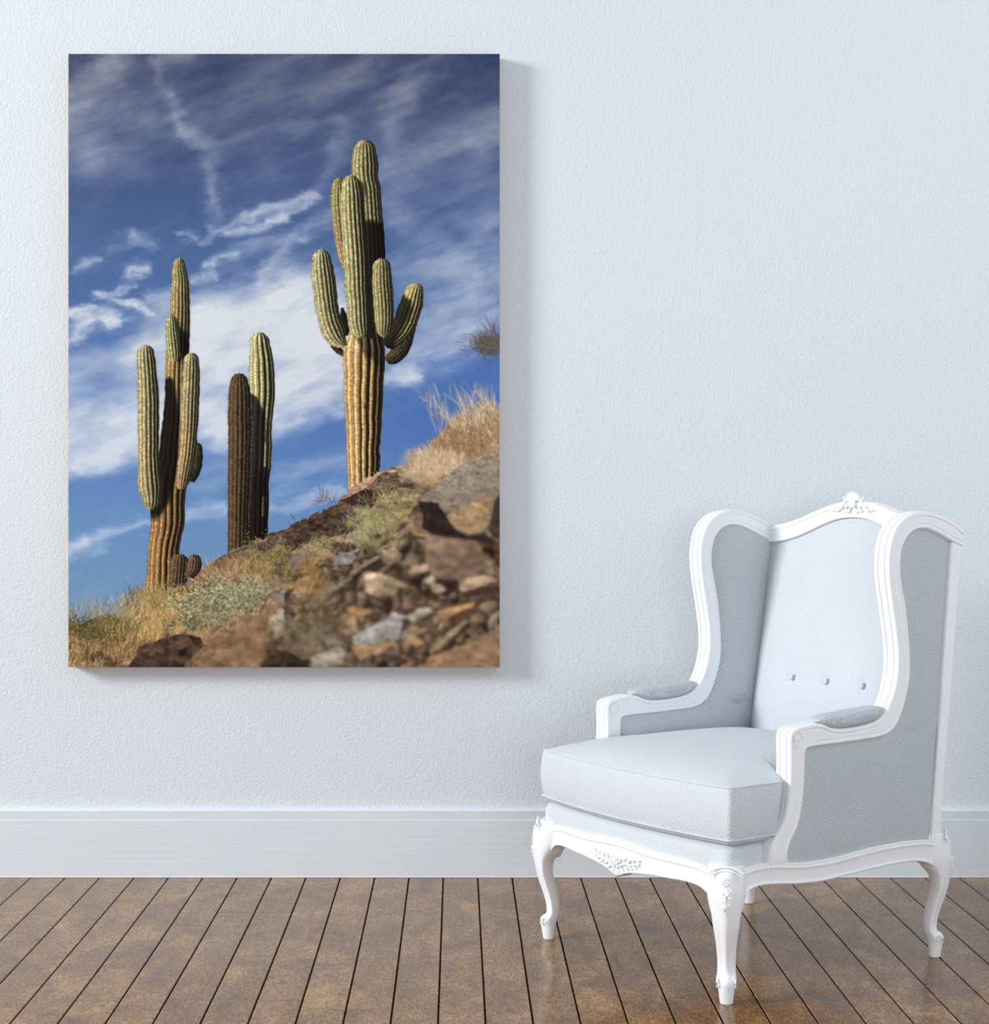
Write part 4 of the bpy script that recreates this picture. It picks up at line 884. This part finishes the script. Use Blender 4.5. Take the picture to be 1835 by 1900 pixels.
# --- back: crest rail, back rail, upholstered inner and outer back ---
def rake(z): return .6325 + (z - .45) * .144
cu = [(-.297, .9800), (-.285, .9810), (-.265, .9825), (-.243, .9845), (-.2034, .9928), (-.1648, 1.0058), (-.1268, 1.0196), (-.0893, 1.0323), (-.055, 1.0405), (-.025, 1.0435), (0, 1.0442)]
cl = [(-.297, .9360), (-.285, .9365), (-.265, .9375), (-.243, .9392), (-.2101, .9448), (-.1711, .9562), (-.1332, .9714), (-.0959, .9863), (-.060, .9978), (-.030, 1.0022), (0, 1.0035)]
cu = spline(cu + [(-a, b) for a, b in cu[-2::-1]], 3, 1); cl = spline(cl + [(-a, b) for a, b in cl[-2::-1]], 3, 1)
crest = ribbon('crest_rail', cu, cl, rail_section(.019), lambda s, z, h: L(s, rake(z) + .008 - h, z), M_WOOD, chair)
v, f = [], []
def cp(s, z, out=0.): return L(s, rake(z) - .0115 - out, z)
for i in range(9):             # fan-shaped shell
    a = math.radians(-78 + i * 19.5); c = (math.sin(a) * .016, 1.0445 + math.cos(a) * .0125)
    blob(v, f, cp(c[0], c[1], .001), (math.sin(a) * .0125, 0, math.cos(a) * .0125), (.0038 * math.cos(a), 0, -.0038 * math.sin(a)), (0, .0060, 0), 8, 6)
blob(v, f, cp(0, 1.036, .002), (.012, 0, 0), (0, 0, .011), (0, .0075, 0), 14, 8)
blob(v, f, L(0, rake(1.044) + .006, 1.045), (.020, 0, 0), (0, 0, .0135), (0, .012, 0), 14, 8)
for sg in (1, -1):
    tube(v, f, [cp(sg * s, z) for s, z in ((.012, 1.050), (.024, 1.046), (.030, 1.036), (.036, 1.026), (.048, 1.020), (.058, 1.017))], [.0042, .0040, .0038, .0032, .0028, .0012], 8)
    tube(v, f, [cp(sg * s, z) for s, z in ((.006, 1.026), (.016, 1.020), (.026, 1.018), (.034, 1.021))], [.0030, .003, .0026, .0016], 8)
    for s, z, a in ((.042, 1.029, .5), (.050, 1.0235, -.3), (.030, 1.050, 1.0), (.022, 1.0285, -.6), (.012, 1.0175, -.3), (.062, 1.0215, -.4)):
        blob(v, f, cp(sg * s, z), (sg * math.cos(a) * .0075, 0, math.sin(a) * .0075), (-sg * math.sin(a) * .0030, 0, math.cos(a) * .0030), (0, .0035, 0), 8, 5)
mk('crest_carving', v, f, M_WOOD, crest, 50)
ctop = lambda s: float(np.interp(s, cl[:, 0], cl[:, 1]))
BT = [(0, .6070), (.1165, .6070), (-.1155, .6070)]
def back_grid(name, hw, zb, depth, sign, dimples, mat):
    v, f = [], []; NS, NZ = 72, 90
    for j in range(NZ + 1):
        for i in range(NS + 1):
            s = -hw + 2 * hw * i / NS; zt = ctop(s) + .003; z = zb + (zt - zb) * j / NZ
            us = abs(s) / hw; uz = j / NZ
            b = (1 - us ** 5) ** .75 * min(1., (1 - uz) * 7) ** .6 * (depth * (1 - .62 * max(0, uz - .25) / .75))
            for bs, bz in dimples:
                dd = math.hypot(s - bs, z - bz); b -= .0038 * math.exp(-(dd / .018) ** 2) + .003 * math.exp(-(abs(s - bs) / .006) ** 2 - ((z - bz) / .03) ** 2)
            v.append(L(s, rake(z) + (.006 if sign > 0 else 0) + sign * b * -1 if sign < 0 else rake(z) - b + .004, z) if sign > 0 else L(s, rake(z) + .012 + b, z))
    for j in range(NZ):
        for i in range(NS): a = j * (NS + 1) + i; f.append([a, a + 1, a + NS + 2, a + NS + 1])
    return mk(name, v, f, mat, chair, 60, 'xz', recalc=False)
ib = back_grid('inner_back', .287, .400, .052, 1, BT, M_FABT)
for bs, bz in BT:
    v, f = [], []; c = L(bs, rake(bz) - .0480, bz)
    blob(v, f, c, (.0082, 0, 0), (0, .0026, .0), (0, 0, .0090), 18, 10)
    mk('button', v, f, M_FABT, ib, 60, 'xz')
back_grid('outer_back', .289, .280, .006, -1, [], M_FAB)
v, f = [], []; box(v, f, -.30, .30, .622 - SHIFT, .648 - SHIFT, .225, .286)
mk('back_rail', v, f, M_WOOD, chair, 30)

# --- seat deck and cushion ---
def seat_outline(hw_f, te, b, post_t, hw_b, tb, rc, n=12):
    """plan of the seat: bowed front, ears in front of the arm posts, narrower behind them"""
    P = []
    fr_ = lambda s: te - b * (1 - (s / hw_f) ** 2)
    for s in np.linspace(-(hw_f - rc), hw_f - rc, 25): P.append((s, fr_(s)))
    c = (hw_f - rc, fr_(hw_f - rc) + rc)
    for a in np.linspace(-80, 0, 7): P.append((c[0] + rc * math.cos(math.radians(a)), c[1] + rc * math.sin(math.radians(a))))
    P += [(hw_f, post_t * .55), (hw_f - .002, post_t - .012), (hw_f - .010, post_t - .003), (hw_b + .006, post_t + .004), (hw_b, post_t + .02), (hw_b, (post_t + tb) / 2), (hw_b, tb - .03), (hw_b - .02, tb)]
    R = [(-s, t) for s, t in P[25:]][::-1]
    return P + [(s, tb) for s in (hw_b * .5, 0, -hw_b * .5)] + R
def dense(P, step=.012):
    P = np.array(P); Q = np.vstack([P, P[:1]]); out = []
    for a, b in zip(Q[:-1], Q[1:]):
        m = max(1, int(np.linalg.norm(b - a) / step))
        for k in range(m): out.append(a + (b - a) * k / m)
    return np.array(out)
v, f = [], []
O_ = dense(seat_outline(.321, -.003, .030, .108, .286, .600, .020)); n = len(O_); rings = [(.255, 0), (.285, .001), (.312, .001), (.322, -.004), (.3262, -.014)]
for z, g in rings:
    for p in O_: k = 1 + g / .3; v.append(L(p[0] * k, .3 + (p[1] - .3) * k, z))
for i in range(len(rings) - 1):
    for j in range(n): k = (j + 1) % n; f.append([i * n + j, i * n + k, (i + 1) * n + k, (i + 1) * n + j])
f += [list(range((len(rings) - 1) * n, len(rings) * n)), list(range(n))[::-1]]
mk('seat_deck', v, f, M_FABT, chair, 50, 'box')
O_ = dense(seat_outline(.326, -.004, .031, .138, .283, .612, .010), .010); n = len(O_)
# cushion: bottom, side band, top seam, domed top
ZB, ZT = .3415, .4500; C0 = np.array((0, .30))
rings = [(ZB - .0150, .92, 0), (ZB - .0125, .968, 0), (ZB - .004, .988, 0), (ZB + .002, .999, 0)] + [(ZB + .004 + (ZT - ZB - .008) * u, 1 + .016 * math.sin(math.pi * u), 0) for u in (.15, .3, .5, .7, .85)] + [(ZT - .003, 1.0, 0), (ZT, .996, 0)]
tops = [.985, .97, .95, .92, .88, .83, .77, .70, .62, .53, .43, .32, .2, .1]
v, f = [], []
for z, k, _ in rings:
    for p in O_:
        q = C0 + (p - C0) * k; ear = .022 * (z - ZB) / (ZT - ZB) if abs(p[0]) > .291 and p[1] > .10 else 0
        v.append(L(q[0], q[1] + ear, z))
for k in tops:
    for p in O_:
        q = C0 + (p - C0) * k
        es = max(0., 1 - (abs(q[0]) / .330) ** 3.2); et = max(0., 1 - (abs(q[1] - .295) / .345) ** 3.0)
        h = .040 * es ** .62 * et ** .6 * (1 - k ** 12)
        cr = 0.
        if p[0] < 0: cr = .0012 * math.sin((q[0] + .35) * 190 + q[1] * 20) * math.exp(-((q[0] + .235) / .05) ** 2) * math.exp(-((q[1] - .02) / .10) ** 2)
        ear = .022 if abs(p[0]) > .291 and p[1] > .10 else 0
        v.append(L(q[0], q[1] + ear * k ** 3, ZT + h + cr))
v.append(L(C0[0], C0[1], ZT + .040)); m = len(rings) + len(tops)
for i in range(m - 1):
    for j in range(n): k = (j + 1) % n; f.append([i * n + j, i * n + k, (i + 1) * n + k, (i + 1) * n + j])
e = len(v) - 1
for j in range(n): f.append([(m - 1) * n + j, (m - 1) * n + (j + 1) % n, e])
f.append(list(range(n))[::-1])
cush = mk('seat_cushion', v, f, M_FABT, chair, 50, 'box')
for z, k, r in ((ZB - .0005, 1.004, .0026), (ZT - .0008, .9985, .0014)):
    v, f = [], []
    pts = [C0 + (p - C0) * k for p in O_]; tube(v, f, [L(p[0], p[1] + (.022 * max(0, (z - ZB) / (ZT - ZB)) if abs(p[0]) > .291 and p[1] > .10 else 0), z) for p in pts], r, 7, True)
    mk('piping', v, f, M_FABT, cush, 60, 'box')

# ---------------- canvas print ----------------
CY = WALL_Y - .045; sc = CY / F_PX
cx0, cx1 = (127 - VX) * sc, (927 - VX) * sc; cz0, cz1 = CAM_H + (HY - 1238) * sc, CAM_H + (HY - 100) * sc
canvas = bpy.data.objects.new('canvas_print', None); COL.objects.link(canvas); canvas.location = ((cx0 + cx1) / 2, WALL_Y, cz0)
canvas['label'] = 'large unframed canvas print of tall cacti under a blue sky hanging on the wall'
canvas['category'] = 'picture'
def cl_(x, y, z): return (x - canvas.location.x, y - canvas.location.y, z - canvas.location.z)
pic = paint_desert_print(); PH, PWD = pic.shape[:2]
xs = np.linspace(cx0, cx1, PWD) - canvas.location.x; zs = np.linspace(cz1, cz0, PH) - canvas.location.z
co = np.empty((PH, PWD, 3), np.float32); co[..., 0] = xs[None]; co[..., 1] = CY - canvas.location.y; co[..., 2] = zs[:, None]
idx = np.arange(PH * PWD, dtype=np.int32).reshape(PH, PWD)
quads = np.stack([idx[1:, :-1], idx[1:, 1:], idx[:-1, 1:], idx[:-1, :-1]], -1).reshape(-1, 4)
me = bpy.data.meshes.new('printed_picture'); me.vertices.add(PH * PWD); me.vertices.foreach_set('co', co.ravel())
me.loops.add(quads.size); me.loops.foreach_set('vertex_index', quads.ravel()); me.polygons.add(len(quads))
me.polygons.foreach_set('loop_start', np.arange(0, quads.size, 4, dtype=np.int32)); me.update(calc_edges=True)
c = pic / 255.; c = np.where(c <= .04045, c / 12.92, ((c + .055) / 1.055) ** 2.4)
ca = np.ones((PH, PWD, 4), np.float32); ca[..., :3] = c
at = me.color_attributes.new('print_colour', 'FLOAT_COLOR', 'POINT'); at.data.foreach_set('color', ca.ravel())
me.materials.append(M_PRINT)
o = bpy.data.objects.new('printed_picture', me); COL.objects.link(o); o.parent = canvas
# folded canvas edges and the stretcher bars behind
v, f = [], []; e = .0006
for x0, x1, z0, z1 in ((cx0, cx0 + .002, cz0, cz1), (cx1 - .002, cx1, cz0, cz1), (cx0, cx1, cz0, cz0 + .002), (cx0, cx1, cz1 - .002, cz1)):
    b = len(v); box(v, f, x0, x1, CY + .0004, WALL_Y - .004, z0, z1)
v = [cl_(*p) for p in v]
mk('wrapped_edge', v, f, M_EDGE, canvas, 0)
v, f = [], []
for x0, x1, z0, z1 in ((cx0 + .003, cx0 + .045, cz0 + .003, cz1 - .003), (cx1 - .045, cx1 - .003, cz0 + .003, cz1 - .003), (cx0 + .045, cx1 - .045, cz0 + .003, cz0 + .045), (cx0 + .045, cx1 - .045, cz1 - .045, cz1 - .003)):
    box(v, f, x0, x1, CY + .003, WALL_Y - .0005, z0, z1)
v = [cl_(*p) for p in v]
mk('stretcher_bar', v, f, M_BAR, canvas, 0)
